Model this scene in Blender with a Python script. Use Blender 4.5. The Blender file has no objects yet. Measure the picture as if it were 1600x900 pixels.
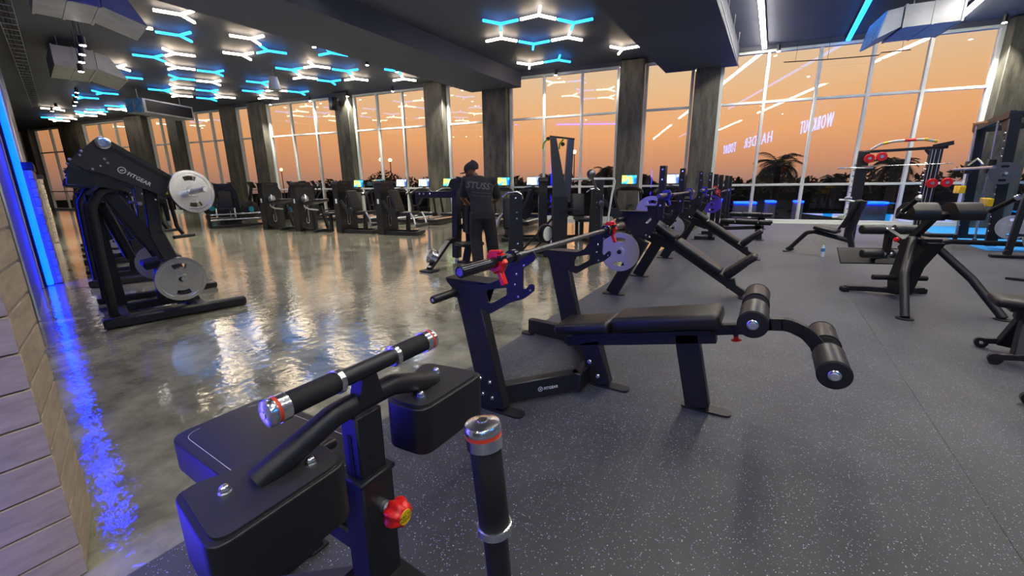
import bpy, bmesh, math, random
from mathutils import Vector, Matrix
random.seed(7)
R = math.radians
scene = bpy.context.scene
COL = scene.collection

# ------------------------------------------------------------------ camera
cam_d = bpy.data.cameras.new('camera')
cam = bpy.data.objects.new('camera', cam_d)
COL.objects.link(cam)
cam_d.sensor_width = 36.0
cam_d.lens = 655.0 / 1600.0 * 36.0
cam_d.clip_start = 0.02
cam_d.clip_end = 500
PITCH = math.atan((450 - 288) / 655.0)
cam.matrix_world = (Matrix.Translation((0, 0, 1.35)) @ Matrix.Rotation(R(31.4), 4, 'Z')
                    @ Matrix.Rotation(R(90) - PITCH, 4, 'X') @ Matrix.Rotation(R(-0.7), 4, 'Z'))
scene.camera = cam

# ------------------------------------------------------------------ view
scene.view_settings.view_transform = 'Standard'
scene.view_settings.look = 'None'
scene.view_settings.gamma = 1
scene.view_settings.use_curve_mapping = False
scene.view_settings.exposure = 0.85
scene.cycles.use_denoising = True
scene.cycles.max_bounces = 7
scene.cycles.transparent_max_bounces = 24
scene.cycles.sample_clamp_indirect = 4.0

def lin(r, g, b):
    f = lambda c: (c / 255 / 12.92) if c <= 10 else ((c / 255 + 0.055) / 1.055) ** 2.4
    return (f(r), f(g), f(b), 1.0)

# ------------------------------------------------------------------ dusk sky
world = bpy.data.worlds.new('dusk_sky')
scene.world = world
world.use_nodes = True
nt = world.node_tree
nt.nodes.clear()
wo = nt.nodes.new('ShaderNodeOutputWorld')
bg = nt.nodes.new('ShaderNodeBackground')
tc = nt.nodes.new('ShaderNodeTexCoord')
sx = nt.nodes.new('ShaderNodeSeparateXYZ')
nt.links.new(tc.outputs['Generated'], sx.inputs[0])
ramp = nt.nodes.new('ShaderNodeValToRGB')
el = ramp.color_ramp.elements
stops = [(0.0, lin(62, 52, 52)), (0.49, lin(110, 84, 78)), (0.502, lin(176, 132, 116)), (0.52, lin(214, 148, 112)),
         (0.55, lin(244, 172, 116)), (0.585, lin(244, 190, 140)), (0.62, lin(234, 202, 166)), (0.70, lin(176, 164, 152)), (1.0, lin(84, 96, 118))]
el[0].position, el[0].color = stops[0]
el[1].position, el[1].color = stops[-1]
for p, c in stops[1:-1]:
    e = el.new(p); e.color = c
mp = nt.nodes.new('ShaderNodeMapRange')
mp.inputs[1].default_value = -1; mp.inputs[2].default_value = 1
nt.links.new(sx.outputs['Z'], mp.inputs[0])
nt.links.new(mp.outputs[0], ramp.inputs[0])
# broad afterglow around the bearing where the sun went down
dt = nt.nodes.new('ShaderNodeVectorMath'); dt.operation = 'DOT_PRODUCT'
dt.inputs[1].default_value = (math.cos(R(108)), math.sin(R(108)), 0)
nt.links.new(tc.outputs['Generated'], dt.inputs[0])
gm = nt.nodes.new('ShaderNodeMapRange')
gm.inputs[1].default_value = 0.2; gm.inputs[2].default_value = 1.0
gm.inputs[3].default_value = 0.46; gm.inputs[4].default_value = 0.66
nt.links.new(dt.outputs['Value'], gm.inputs[0])
nt.links.new(ramp.outputs[0], bg.inputs['Color'])
nt.links.new(gm.outputs[0], bg.inputs['Strength'])
nt.links.new(bg.outputs[0], wo.inputs[0])

# ------------------------------------------------------------------ materials
def mat(name, col, rough=0.5, metal=0.0, emit=None, strength=0.0, spec=0.5, bump=None, coat=0.0, var=None):
    m = bpy.data.materials.new(name)
    m.use_nodes = True
    n = m.node_tree.nodes
    l = m.node_tree.links
    b = n['Principled BSDF']
    c = col if len(col) == 4 else (*col, 1)
    b.inputs['Base Color'].default_value = c
    b.inputs['Roughness'].default_value = rough
    b.inputs['Metallic'].default_value = metal
    b.inputs['Specular IOR Level'].default_value = spec
    b.inputs['Coat Weight'].default_value = coat
    if emit:
        b.inputs['Emission Color'].default_value = (*emit[:3], 1)
        b.inputs['Emission Strength'].default_value = strength
    if bump or var:
        t = n.new('ShaderNodeTexCoord')
        no = n.new('ShaderNodeTexNoise')
        no.inputs['Scale'].default_value = (bump or var)[0]
        no.inputs['Detail'].default_value = 4
        l.new(t.outputs['Object'], no.inputs['Vector'])
        if bump:
            bp = n.new('ShaderNodeBump')
            bp.inputs['Strength'].default_value = bump[1]
            bp.inputs['Distance'].default_value = 0.002
            l.new(no.outputs['Fac'], bp.inputs['Height'])
            l.new(bp.outputs[0], b.inputs['Normal'])
        if var:
            n2 = n.new('ShaderNodeTexNoise'); n2.inputs['Scale'].default_value = var[0]; n2.inputs['Detail'].default_value = 6
            mpn = n.new('ShaderNodeMapping'); mpn.inputs['Scale'].default_value = var[2] if len(var) > 2 else (1, 1, 1)
            l.new(t.outputs['Object'], mpn.inputs[0]); l.new(mpn.outputs[0], n2.inputs['Vector'])
            mx = n.new('ShaderNodeMix'); mx.data_type = 'RGBA'
            mx.inputs[6].default_value = tuple(x * (1 - var[1]) for x in c[:3]) + (1,)
            mx.inputs[7].default_value = tuple(min(1, x * (1 + var[1])) for x in c[:3]) + (1,)
            cr = n.new('ShaderNodeMapRange'); cr.inputs[1].default_value = 0.35; cr.inputs[2].default_value = 0.65
            l.new(n2.outputs['Fac'], cr.inputs[0]); l.new(cr.outputs[0], mx.inputs[0])
            l.new(mx.outputs[2], b.inputs['Base Color'])
    return m

M = {}
M['black'] = mat('black_powder_coat', (0.0115, 0.012, 0.0135), 0.42, bump=(900, 0.15))
M['vinyl'] = mat('black_vinyl', (0.011, 0.011, 0.012), 0.38, bump=(500, 0.25))
M['foam'] = mat('black_foam', (0.006, 0.006, 0.006), 0.72, bump=(1200, 0.2))
M['roller'] = mat('grey_foam_roller', (0.035, 0.034, 0.032), 0.40)
M['plastic'] = mat('black_plastic', (0.012, 0.012, 0.014), 0.3)
M['chrome'] = mat('chrome', (0.93, 0.93, 0.93), 0.20, 1.0)
M['steel'] = mat('brushed_steel', (0.86, 0.86, 0.85), 0.36, 1.0, bump=(60, 0.1))
M['mirror'] = mat('polished_chrome_plate', (0.93, 0.93, 0.93), 0.08, 1.0)
M['bar'] = mat('dark_steel_bar', (0.20, 0.20, 0.21), 0.32, 1.0)
M['blackbar'] = mat('black_chrome_sleeve', (0.05, 0.05, 0.055), 0.16, 0.7)
M['red'] = mat('red_plastic', lin(225, 30, 28), 0.3)
M['orange'] = mat('orange_band', lin(214, 70, 40), 0.4)
M['yellow'] = mat('yellow_plastic', lin(240, 196, 20), 0.4)
M['blue'] = mat('blue_plastic', lin(40, 50, 190), 0.35)
M['purple'] = mat('purple_rubber', lin(86, 60, 190), 0.4)
M['white'] = mat('white_print', (0.75, 0.75, 0.75), 0.5)
M['green'] = mat('lime_rope', lin(150, 200, 40), 0.5)
M['wood'] = mat('pale_wood', lin(190, 140, 105), 0.5)
M['alu'] = mat('window_aluminium', (0.74, 0.77, 0.72), 0.4, 0.0)
M['galv'] = mat('galvanised_duct', (0.42, 0.44, 0.47), 0.45, 0.4, var=(3, 0.12))
M['ceil'] = mat('dark_ceiling_paint', (0.078, 0.086, 0.115), 0.62, var=(0.6, 0.12))
M['panel'] = mat('dark_wall_panel', (0.085, 0.082, 0.095), 0.45, var=(0.8, 0.15))
M['ledge'] = mat('black_ledge', (0.01, 0.01, 0.012), 0.4)
M['wallpaint'] = mat('grey_wall_paint', (0.11, 0.11, 0.115), 0.6)
M['blind'] = mat('grey_blind', (0.25, 0.25, 0.24), 0.8)
M['turf'] = mat('blue_turf', (0.01, 0.30, 0.85), 0.8, bump=(400, 0.4))
M['led_white'] = mat('warm_white_led', (1, 1, 1), 0.4, emit=(1.0, 0.80, 0.56), strength=9.0)
M['led_cool'] = mat('linear_white_led', (1, 1, 1), 0.4, emit=(1.0, 0.92, 0.80), strength=24.0)
M['led_blue'] = mat('blue_led', (0.1, 0.4, 1), 0.4, emit=(0.012, 0.30, 1.0), strength=3.2)
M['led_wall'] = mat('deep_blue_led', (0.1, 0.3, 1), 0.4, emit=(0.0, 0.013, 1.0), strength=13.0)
M['led_top'] = mat('added_blue_led', (0.1, 0.3, 1), 0.4, emit=(0.0, 0.012, 1.0), strength=24.0)
M['led_near'] = mat('dim_blue_led', (0.1, 0.3, 1), 0.4, emit=(0.03, 0.02, 1.0), strength=22.0)
M['plate_paint'] = mat('black_satin_plate', (0.020, 0.020, 0.022), 0.5, bump=(900, 0.15))
M['glowsheet'] = mat('blue_glowsheet', (0.01, 0.2, 0.5), 0.1, emit=(0.0, 0.26, 0.80), strength=0.6)  # emissive blue for the added sheet outside the windows
M['spot'] = mat('downlight_lens', (1, 1, 1), 0.4, emit=(1.0, 0.97, 0.9), strength=40.0)
M['neon'] = mat('blue_neon', (0.1, 0.4, 1), 0.4, emit=(0.0, 0.28, 1.0), strength=12.0)
M['lamp'] = mat('street_lamp_glow', (1, 0.6, 0.2), 0.4, emit=(1.0, 0.5, 0.12), strength=14.0)
M['fan'] = mat('blue_fan_guard', lin(70, 140, 210), 0.4)
M['cloth'] = mat('black_cotton', (0.016, 0.016, 0.018), 0.85, bump=(300, 0.3))
M['cap'] = mat('black_cap_cloth', (0.02, 0.019, 0.019), 0.8)
M['skin'] = mat('brown_skin', lin(112, 76, 58), 0.5)
M['print'] = mat('grey_shirt_print', (0.10, 0.10, 0.105), 0.7)
M['leaf'] = mat('dark_leaf', (0.012, 0.016, 0.008), 0.7)
M['bark'] = mat('dark_bark', (0.02, 0.014, 0.01), 0.8)
M['asphalt'] = mat('dark_paving', (0.008, 0.008, 0.01), 0.9, spec=0.0, var=(0.3, 0.3))
M['water'] = mat('bottle_water', (0.6, 0.75, 0.85), 0.1, spec=0.6)
M['label'] = mat('blue_label', lin(60, 130, 190), 0.5)
M['shoe'] = mat('white_trainer', (0.6, 0.6, 0.65), 0.5)
M['teal'] = mat('teal_trim', lin(30, 150, 180), 0.4, emit=lin(20, 120, 160), strength=0.0)
M['rope'] = mat('white_sleeve', (0.6, 0.6, 0.58), 0.5)
M['timber'] = mat('pale_panel', lin(172, 124, 80), 0.6)

def screen_mat(name, cols):
    m = bpy.data.materials.new(name); m.use_nodes = True
    n = m.node_tree.nodes; l = m.node_tree.links; b = n['Principled BSDF']
    t = n.new('ShaderNodeTexCoord'); no = n.new('ShaderNodeTexNoise'); no.inputs['Scale'].default_value = 3.2
    no.inputs['Detail'].default_value = 1
    cr = n.new('ShaderNodeValToRGB'); e = cr.color_ramp.elements
    e[0].position = 0.35; e[0].color = cols[0]; e[1].position = 0.68; e[1].color = cols[-1]
    for i, c in enumerate(cols[1:-1]):
        x = e.new(0.35 + 0.33 * (i + 1) / (len(cols) - 1)); x.color = c
    l.new(t.outputs['Object'], no.inputs['Vector']); l.new(no.outputs['Fac'], cr.inputs[0])
    l.new(cr.outputs[0], b.inputs['Emission Color']); b.inputs['Emission Strength'].default_value = 0.9
    b.inputs['Base Color'].default_value = (0.01, 0.01, 0.01, 1); b.inputs['Roughness'].default_value = 0.2
    return m
M['scr_a'] = screen_mat('heat_map_screen', [lin(20, 120, 200), lin(80, 210, 220), lin(250, 220, 60), lin(220, 240, 240)])
M['scr_b'] = screen_mat('landscape_screen', [lin(60, 100, 190), lin(200, 215, 240), lin(235, 225, 190), lin(120, 150, 210)])
M['scr_c'] = screen_mat('dim_console_screen', [lin(30, 50, 80), lin(60, 110, 160), lin(130, 190, 220), lin(40, 70, 110)])

def glass_mat():
    m = bpy.data.materials.new('window_glass'); m.use_nodes = True
    n = m.node_tree.nodes; l = m.node_tree.links; n.clear()
    o = n.new('ShaderNodeOutputMaterial'); mx = n.new('ShaderNodeMixShader')
    tr = n.new('ShaderNodeBsdfTransparent'); gl = n.new('ShaderNodeBsdfGlossy')
    tr.inputs[0].default_value = (0.93, 0.94, 0.93, 1)
    gl.inputs['Roughness'].default_value = 0.015
    lw = n.new('ShaderNodeLayerWeight'); lw.inputs['Blend'].default_value = 0.5
    pw = n.new('ShaderNodeMath'); pw.operation = 'POWER'; pw.inputs[1].default_value = 5
    ml = n.new('ShaderNodeMath'); ml.operation = 'MULTIPLY_ADD'; ml.inputs[1].default_value = 0.93; ml.inputs[2].default_value = 0.055
    l.new(lw.outputs['Facing'], pw.inputs[0]); l.new(pw.outputs[0], ml.inputs[0])
    l.new(ml.outputs[0], mx.inputs[0]); l.new(tr.outputs[0], mx.inputs[1]); l.new(gl.outputs[0], mx.inputs[2])
    l.new(mx.outputs[0], o.inputs[0])
    return m
M['glass'] = glass_mat()

def concrete_floor():
    m = bpy.data.materials.new('polished_concrete'); m.use_nodes = True
    n = m.node_tree.nodes; l = m.node_tree.links; b = n['Principled BSDF']
    t = n.new('ShaderNodeTexCoord')
    mp = n.new('ShaderNodeMapping'); mp.inputs['Scale'].default_value = (1.0, 1.0, 1)
    l.new(t.outputs['Object'], mp.inputs[0])
    a = n.new('ShaderNodeTexNoise'); a.inputs['Scale'].default_value = 2.6; a.inputs['Detail'].default_value = 10; a.inputs['Roughness'].default_value = 0.65; a.inputs['Distortion'].default_value = 0.15
    l.new(mp.outputs[0], a.inputs['Vector'])
    cr = n.new('ShaderNodeValToRGB'); e = cr.color_ramp.elements
    e[0].position = 0.34; e[0].color = (0.135, 0.130, 0.098, 1)
    e[1].position = 0.70; e[1].color = (0.42, 0.41, 0.31, 1)
    x = e.new(0.5); x.color = (0.26, 0.253, 0.188, 1)
    l.new(a.outputs['Fac'], cr.inputs[0]); l.new(cr.outputs[0], b.inputs['Base Color'])
    f = n.new('ShaderNodeTexNoise'); f.inputs['Scale'].default_value = 5.0; f.inputs['Detail'].default_value = 5
    l.new(mp.outputs[0], f.inputs['Vector'])
    rr = n.new('ShaderNodeMapRange'); rr.inputs[1].default_value = 0.3; rr.inputs[2].default_value = 0.7
    rr.inputs[3].default_value = 0.05; rr.inputs[4].default_value = 0.12
    l.new(f.outputs['Fac'], rr.inputs[0]); l.new(rr.outputs[0], b.inputs['Roughness'])
    w = n.new('ShaderNodeTexNoise'); w.inputs['Scale'].default_value = 11.0; w.inputs['Detail'].default_value = 4
    l.new(mp.outputs[0], w.inputs['Vector'])
    bp = n.new('ShaderNodeBump'); bp.inputs['Strength'].default_value = 0.22; bp.inputs['Distance'].default_value = 0.014
    l.new(w.outputs['Fac'], bp.inputs['Height']); l.new(bp.outputs[0], b.inputs['Normal'])
    b.inputs['Specular IOR Level'].default_value = 0.75
    b.inputs['Coat Weight'].default_value = 0.7; b.inputs['Coat Roughness'].default_value = 0.05; b.inputs['Coat IOR'].default_value = 1.7
    l.new(bp.outputs[0], b.inputs['Coat Normal'])
    return m
M['floor'] = concrete_floor()

def rubber_floor():
    m = bpy.data.materials.new('flecked_rubber'); m.use_nodes = True
    n = m.node_tree.nodes; l = m.node_tree.links; b = n['Principled BSDF']
    t = n.new('ShaderNodeTexCoord')
    v = n.new('ShaderNodeTexVoronoi'); v.inputs['Scale'].default_value = 165; v.inputs['Randomness'].default_value = 1
    l.new(t.outputs['Object'], v.inputs['Vector'])
    s = n.new('ShaderNodeSeparateColor'); l.new(v.outputs['Color'], s.inputs[0])
    th = n.new('ShaderNodeMath'); th.operation = 'GREATER_THAN'; th.inputs[1].default_value = 0.74
    l.new(s.outputs[0], th.inputs[0])
    sz = n.new('ShaderNodeMath'); sz.operation = 'MULTIPLY'; sz.inputs[1].default_value = 0.46
    l.new(s.outputs[1], sz.inputs[0])
    ds = n.new('ShaderNodeMath'); ds.operation = 'LESS_THAN'
    l.new(v.outputs['Distance'], ds.inputs[0]); l.new(sz.outputs[0], ds.inputs[1])
    mk = n.new('ShaderNodeMath'); mk.operation = 'MULTIPLY'
    l.new(th.outputs[0], mk.inputs[0]); l.new(ds.outputs[0], mk.inputs[1])
    no = n.new('ShaderNodeTexNoise'); no.inputs['Scale'].default_value = 1.1; no.inputs['Detail'].default_value = 10; no.inputs['Roughness'].default_value = 0.62; no.inputs['Distortion'].default_value = 0.4
    l.new(t.outputs['Object'], no.inputs['Vector'])
    cr = n.new('ShaderNodeValToRGB'); e = cr.color_ramp.elements
    e[0].position = 0.36; e[0].color = (0.016, 0.0165, 0.017, 1); e[1].position = 0.68; e[1].color = (0.052, 0.053, 0.052, 1)
    l.new(no.outputs['Fac'], cr.inputs[0])
    fc = n.new('ShaderNodeValToRGB'); e = fc.color_ramp.elements; fc.color_ramp.interpolation = 'CONSTANT'
    e[0].position = 0; e[0].color = (0.46, 0.47, 0.50, 1); e[1].position = 0.66; e[1].color = (0.20, 0.28, 0.60, 1)
    l.new(s.outputs[2], fc.inputs[0])
    mx = n.new('ShaderNodeMix'); mx.data_type = 'RGBA'
    l.new(mk.outputs[0], mx.inputs[0]); l.new(cr.outputs[0], mx.inputs[6]); l.new(fc.outputs[0], mx.inputs[7])
    l.new(mx.outputs[2], b.inputs['Base Color'])
    b.inputs['Roughness'].default_value = 0.48
    b.inputs['Sheen Weight'].default_value = 0.30; b.inputs['Sheen Roughness'].default_value = 0.45; b.inputs['Sheen Tint'].default_value = (0.9, 0.95, 1.0, 1)
    g = n.new('ShaderNodeTexNoise'); g.inputs['Scale'].default_value = 260
    l.new(t.outputs['Object'], g.inputs['Vector'])
    bp = n.new('ShaderNodeBump'); bp.inputs['Strength'].default_value = 0.35; bp.inputs['Distance'].default_value = 0.002
    l.new(g.outputs['Fac'], bp.inputs['Height']); l.new(bp.outputs[0], b.inputs['Normal'])
    return m
M['rubber'] = rubber_floor()

def streaked(name, c0, c1, scale, stretch, rough):
    m = bpy.data.materials.new(name); m.use_nodes = True
    n = m.node_tree.nodes; l = m.node_tree.links; b = n['Principled BSDF']
    t = n.new('ShaderNodeTexCoord'); mp = n.new('ShaderNodeMapping'); mp.inputs['Scale'].default_value = stretch
    l.new(t.outputs['Object'], mp.inputs[0])
    a = n.new('ShaderNodeTexNoise'); a.inputs['Scale'].default_value = scale; a.inputs['Detail'].default_value = 8; a.inputs['Roughness'].default_value = 0.7
    l.new(mp.outputs[0], a.inputs['Vector'])
    cr = n.new('ShaderNodeValToRGB'); e = cr.color_ramp.elements
    e[0].position = 0.34; e[0].color = (*c0, 1); e[1].position = 0.68; e[1].color = (*c1, 1)
    l.new(a.outputs['Fac'], cr.inputs[0]); l.new(cr.outputs[0], b.inputs['Base Color'])
    b.inputs['Roughness'].default_value = rough
    bp = n.new('ShaderNodeBump'); bp.inputs['Strength'].default_value = 0.3; bp.inputs['Distance'].default_value = 0.004
    l.new(a.outputs['Fac'], bp.inputs['Height']); l.new(bp.outputs[0], b.inputs['Normal'])
    return m
M['concrete'] = streaked('raw_concrete', (0.045, 0.043, 0.032), (0.17, 0.16, 0.12), 2.2, (2.5, 2.5, 0.5), 0.5)
M['brick'] = streaked('tan_brick', (0.34, 0.275, 0.20), (0.50, 0.41, 0.30), 5.0, (1, 1, 5), 0.75)
M['mortar'] = mat('mortar', (0.30, 0.27, 0.23), 0.9)

# ------------------------------------------------------------------ mesh helpers
def arc_path(pts, r, n=6):
    """polyline with rounded corners"""
    pts = [Vector(p) for p in pts]
    out = [pts[0]]
    for i in range(1, len(pts) - 1):
        a, b, c = pts[i - 1], pts[i], pts[i + 1]
        u, v = (a - b), (c - b)
        lu, lv = u.length, v.length
        u.normalize(); v.normalize()
        ang = u.angle(v)
        if ang > R(176):
            out.append(b); continue
        d = min(r / math.tan(ang / 2), lu * 0.48, lv * 0.48)
        p, q = b + u * d, b + v * d
        for k in range(n + 1):
            t = k / n
            out.append(p * (1 - t) ** 2 + b * 2 * t * (1 - t) + q * t * t)
    out.append(pts[-1])
    return out

def frame_of(z):
    z = Vector(z).normalized()
    x = Vector((0, 0, 1)).cross(z)
    if x.length < 1e-4:
        x = Vector((1, 0, 0))
    x.normalize()
    return x, z.cross(x), z

class MB:
    def __init__(self):
        self.bm = bmesh.new()
    def _add(self, verts, faces):
        vs = [self.bm.verts.new(v) for v in verts]
        for f in faces:
            try:
                self.bm.faces.new([vs[i] for i in f])
            except ValueError:
                pass
        return self
    def _merge(self, tmp, mtx):
        tmp.verts.index_update()
        vs = [self.bm.verts.new(mtx @ v.co) for v in tmp.verts]
        for f in tmp.faces:
            self.bm.faces.new([vs[v.index] for v in f.verts])
        tmp.free()
        return self
    def box(self, c, s, rot=None, bev=0.0, seg=1):
        t = bmesh.new()
        bmesh.ops.create_cube(t, size=1)
        bmesh.ops.scale(t, vec=s, verts=t.verts)
        if bev > 0:
            bmesh.ops.bevel(t, geom=list(t.edges), offset=min(bev, min(s) * 0.49), segments=seg, profile=0.5, affect='EDGES')
        m = Matrix.Translation(c) @ (rot.to_4x4() if rot is not None else Matrix())
        return self._merge(t, m)
    def beam(self, p0, p1, w, h, up=(0, 0, 1), bev=0.004, seg=1):
        """rectangular bar: w across, h along 'up'"""
        p0, p1 = Vector(p0), Vector(p1)
        d = p1 - p0
        x = d.normalized()
        z = Vector(up) - x * x.dot(Vector(up))
        if z.length < 1e-4:
            z = Vector((0, 1, 0)) - x * x.y
        z.normalize()
        y = z.cross(x)
        rot = Matrix((x, y, z)).transposed()
        return self.box((p0 + p1) / 2, (d.length, w, h), rot, bev, seg)
    def tube(self, pts, r, seg=12, bend=0.0, cap=True):
        path = arc_path(pts, bend) if bend > 0 else [Vector(p) for p in pts]
        rs = r if isinstance(r, (list, tuple)) else [r] * len(path)
        n = len(path)
        tang = []
        for i in range(n):
            a = path[max(0, i - 1)]; b = path[min(n - 1, i + 1)]
            tang.append((b - a).normalized())
        x, y, z = frame_of(tang[0])
        verts, faces = [], []
        for i in range(n):
            if i:
                q = tang[i - 1].rotation_difference(tang[i])
                x = q @ x
            y = tang[i].cross(x)
            for k in range(seg):
                a = 2 * math.pi * k / seg
                verts.append(path[i] + (x * math.cos(a) + y * math.sin(a)) * rs[i])
        for i in range(n - 1):
            for k in range(seg):
                k2 = (k + 1) % seg
                faces.append((i * seg + k, i * seg + k2, (i + 1) * seg + k2, (i + 1) * seg + k))
        if cap:
            faces.append(tuple(reversed(range(seg))))
            faces.append(tuple(range((n - 1) * seg, n * seg)))
        return self._add(verts, faces)
    def cyl(self, p0, p1, r, seg=16, r2=None):
        return self.tube([p0, p1], [r, r if r2 is None else r2], seg)
    def lathe(self, p0, axis, prof, seg=24, closed=True):
        """prof: list of (distance along axis, radius)"""
        x, y, z = frame_of(axis)
        p0 = Vector(p0)
        verts, faces = [], []
        for (t, r) in prof:
            for k in range(seg):
                a = 2 * math.pi * k / seg
                verts.append(p0 + z * t + (x * math.cos(a) + y * math.sin(a)) * r)
        n = len(prof)
        for i in range(n - 1):
            for k in range(seg):
                k2 = (k + 1) % seg
                faces.append((i * seg + k, i * seg + k2, (i + 1) * seg + k2, (i + 1) * seg + k))
        if closed:
            faces.append(tuple(reversed(range(seg))))
            faces.append(tuple(range((n - 1) * seg, n * seg)))
        return self._add(verts, faces)
    def prism(self, poly, o, u, v, th, hole=None):
        """flat polygon (2d) on axes u,v at origin o, thickness th centred on the plane"""
        u, v, o = Vector(u), Vector(v), Vector(o)
        w = u.cross(v).normalized()
        n = len(poly)
        if hole is None:
            a = [o + u * p[0] + v * p[1] + w * th / 2 for p in poly]
            b = [o + u * p[0] + v * p[1] - w * th / 2 for p in poly]
            faces = [tuple(range(n)), tuple(reversed(range(n, 2 * n)))]
            faces += [(i, i + n, (i + 1) % n + n, (i + 1) % n) for i in range(n)]
            return self._add(a + b, faces)
        t = bmesh.new()
        def ring(p):
            vs = [t.verts.new((q[0], q[1], 0)) for q in p]
            return [t.edges.new((vs[i], vs[(i + 1) % len(vs)])) for i in range(len(vs))]
        ed = ring(poly)
        for h in hole:
            ed += ring(h)
        bmesh.ops.triangle_fill(t, use_beauty=True, use_dissolve=False, edges=ed)
        t.faces.ensure_lookup_table()
        r = bmesh.ops.extrude_face_region(t, geom=list(t.faces))
        for e in r['geom']:
            if isinstance(e, bmesh.types.BMVert):
                e.co.z = 1
        t.verts.index_update()
        for vv in t.verts:
            c = vv.co.copy()
            vv.co = o + u * c.x + v * c.y + w * (c.z - 0.5) * th
        bmesh.ops.recalc_face_normals(t, faces=list(t.faces))
        return self._merge(t, Matrix())
    def ball(self, c, r, u=14, v=10, s=(1, 1, 1)):
        t = bmesh.new()
        bmesh.ops.create_uvsphere(t, u_segments=u, v_segments=v, radius=r)
        return self._merge(t, Matrix.Translation(c) @ Matrix.Diagonal((*s, 1)))
    def pad(self, c, s, rot=None, r=0.03, seg=4):
        return self.box(c, s, rot, r, seg)
    def padbeam(self, p0, p1, w, h, up=(0, 0, 1), r=0.03, seg=4):
        return self.beam(p0, p1, w, h, up, r, seg)
    def soft(self, poly, z0, z1, r, seg=3):
        """horizontal polygon slab with rolled edges (upholstery)"""
        t = bmesh.new()
        n = len(poly)
        a = [t.verts.new((*p, z0)) for p in poly]; b = [t.verts.new((*p, z1)) for p in poly]
        t.faces.new(list(reversed(a))); t.faces.new(b)
        for i in range(n):
            t.faces.new((a[i], a[(i + 1) % n], b[(i + 1) % n], b[i]))
        bmesh.ops.recalc_face_normals(t, faces=list(t.faces))
        bmesh.ops.bevel(t, geom=list(t.edges), offset=r, segments=seg, profile=0.5, affect='EDGES', clamp_overlap=True)
        return self._merge(t, Matrix())

def rpoly(poly, r, n=4):
    """round the corners of a 2d polygon"""
    out = []
    m = len(poly)
    for i in range(m):
        a, b, c = Vector(poly[i - 1]), Vector(poly[i]), Vector(poly[(i + 1) % m])
        u, v = a - b, c - b
        lu, lv = u.length, v.length
        if lu < 1e-6 or lv < 1e-6:
            continue
        u.normalize(); v.normalize()
        d = min(r, lu * 0.45, lv * 0.45)
        p, q = b + u * d, b + v * d
        for k in range(n + 1):
            t = k / n
            w = p * (1 - t) ** 2 + b * 2 * t * (1 - t) + q * t * t
            out.append((w.x, w.y))
    return out

def rect(x0, y0, x1, y1):
    return [(x0, y0), (x1, y0), (x1, y1), (x0, y1)]

def tag(o, label=None, cat=None, group=None, kind=None):
    if label: o['label'] = label
    if cat: o['category'] = cat
    if group: o['group'] = group
    if kind: o['kind'] = kind
    return o

def root_of(o):
    while o.parent is not None:
        o = o.parent
    return o

def obj(name, mb, m, parent=None, angle=38):
    me = bpy.data.meshes.new(name)
    bmesh.ops.recalc_face_normals(mb.bm, faces=list(mb.bm.faces))
    mb.bm.to_mesh(me)
    mb.bm.free()
    if parent is not None:
        r = root_of(parent)
        me.transform((Matrix.Translation(r.location) @ r.rotation_euler.to_matrix().to_4x4()).inverted())
    me.polygons.foreach_set('use_smooth', [True] * len(me.polygons))
    me.set_sharp_from_angle(angle=R(angle))
    me.materials.append(M[m] if isinstance(m, str) else m)
    o = bpy.data.objects.new(name, me)
    COL.objects.link(o)
    if parent is not None:
        o.parent = parent
    return o

def lone(name, mb, m, origin, label, cat, group=None):
    """a thing that is one mesh, with its origin at a real place"""
    me_o = obj(name, mb, m)
    me_o.data.transform(Matrix.Translation(-Vector(origin)))
    me_o.location = origin
    return tag(me_o, label, cat, group)

def thing(name, label, cat, loc=(0, 0, 0), rz=0.0, group=None):
    o = bpy.data.objects.new(name, None)
    o.empty_display_size = 0.1
    COL.objects.link(o)
    o.location = loc
    o.rotation_euler = (0, 0, rz)
    return tag(o, label, cat, group)

def struct(name, mb=None, m=None, parent=None):
    if mb is None:
        o = bpy.data.objects.new(name, None); COL.objects.link(o)
    else:
        o = obj(name, mb, m, parent)
    if parent is None:
        o['kind'] = 'structure'
    return o

def copy_tree(o, parent=None):
    c = o.copy()
    COL.objects.link(c)
    if parent is not None:
        c.parent = parent
    for ch in list(o.children):
        copy_tree(ch, c)
    return c

def dup(o, loc, rz=None, label=None, group=None):
    c = copy_tree(o)
    c.location = loc
    if rz is not None: c.rotation_euler = (0, 0, rz)
    if label: c['label'] = label
    if group: c['group'] = group
    return c

def text_mesh(body, size, ext=0.001, align='LEFT', bold=0.0, space=1.0):
    cu = bpy.data.curves.new('lettering', 'FONT')
    cu.body = body; cu.size = size; cu.extrude = ext; cu.offset = bold
    cu.resolution_u = 2; cu.align_x = align; cu.space_character = space
    o = bpy.data.objects.new('lettering', cu)
    COL.objects.link(o)
    dg = bpy.context.evaluated_depsgraph_get()
    me = bpy.data.meshes.new_from_object(o.evaluated_get(dg))
    bpy.data.objects.remove(o); bpy.data.curves.remove(cu)
    me.materials.clear()
    return me

def text(name, body, size, m, parent, origin, u, v, ext=0.001, align='LEFT', bold=0.0):
    me = text_mesh(body, size, ext, align, bold)
    me.materials.append(M[m])
    o = bpy.data.objects.new(name, me)
    COL.objects.link(o)
    u, v = Vector(u).normalized(), Vector(v).normalized()
    w = u.cross(v)
    mt = Matrix((u, v, w)).transposed().to_4x4()
    mt.translation = Vector(origin)
    if parent is not None:
        r = root_of(parent)
        mt = (Matrix.Translation(r.location) @ r.rotation_euler.to_matrix().to_4x4()).inverted() @ mt
        o.parent = parent
    me.transform(mt)
    me.name = name
    return o

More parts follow.
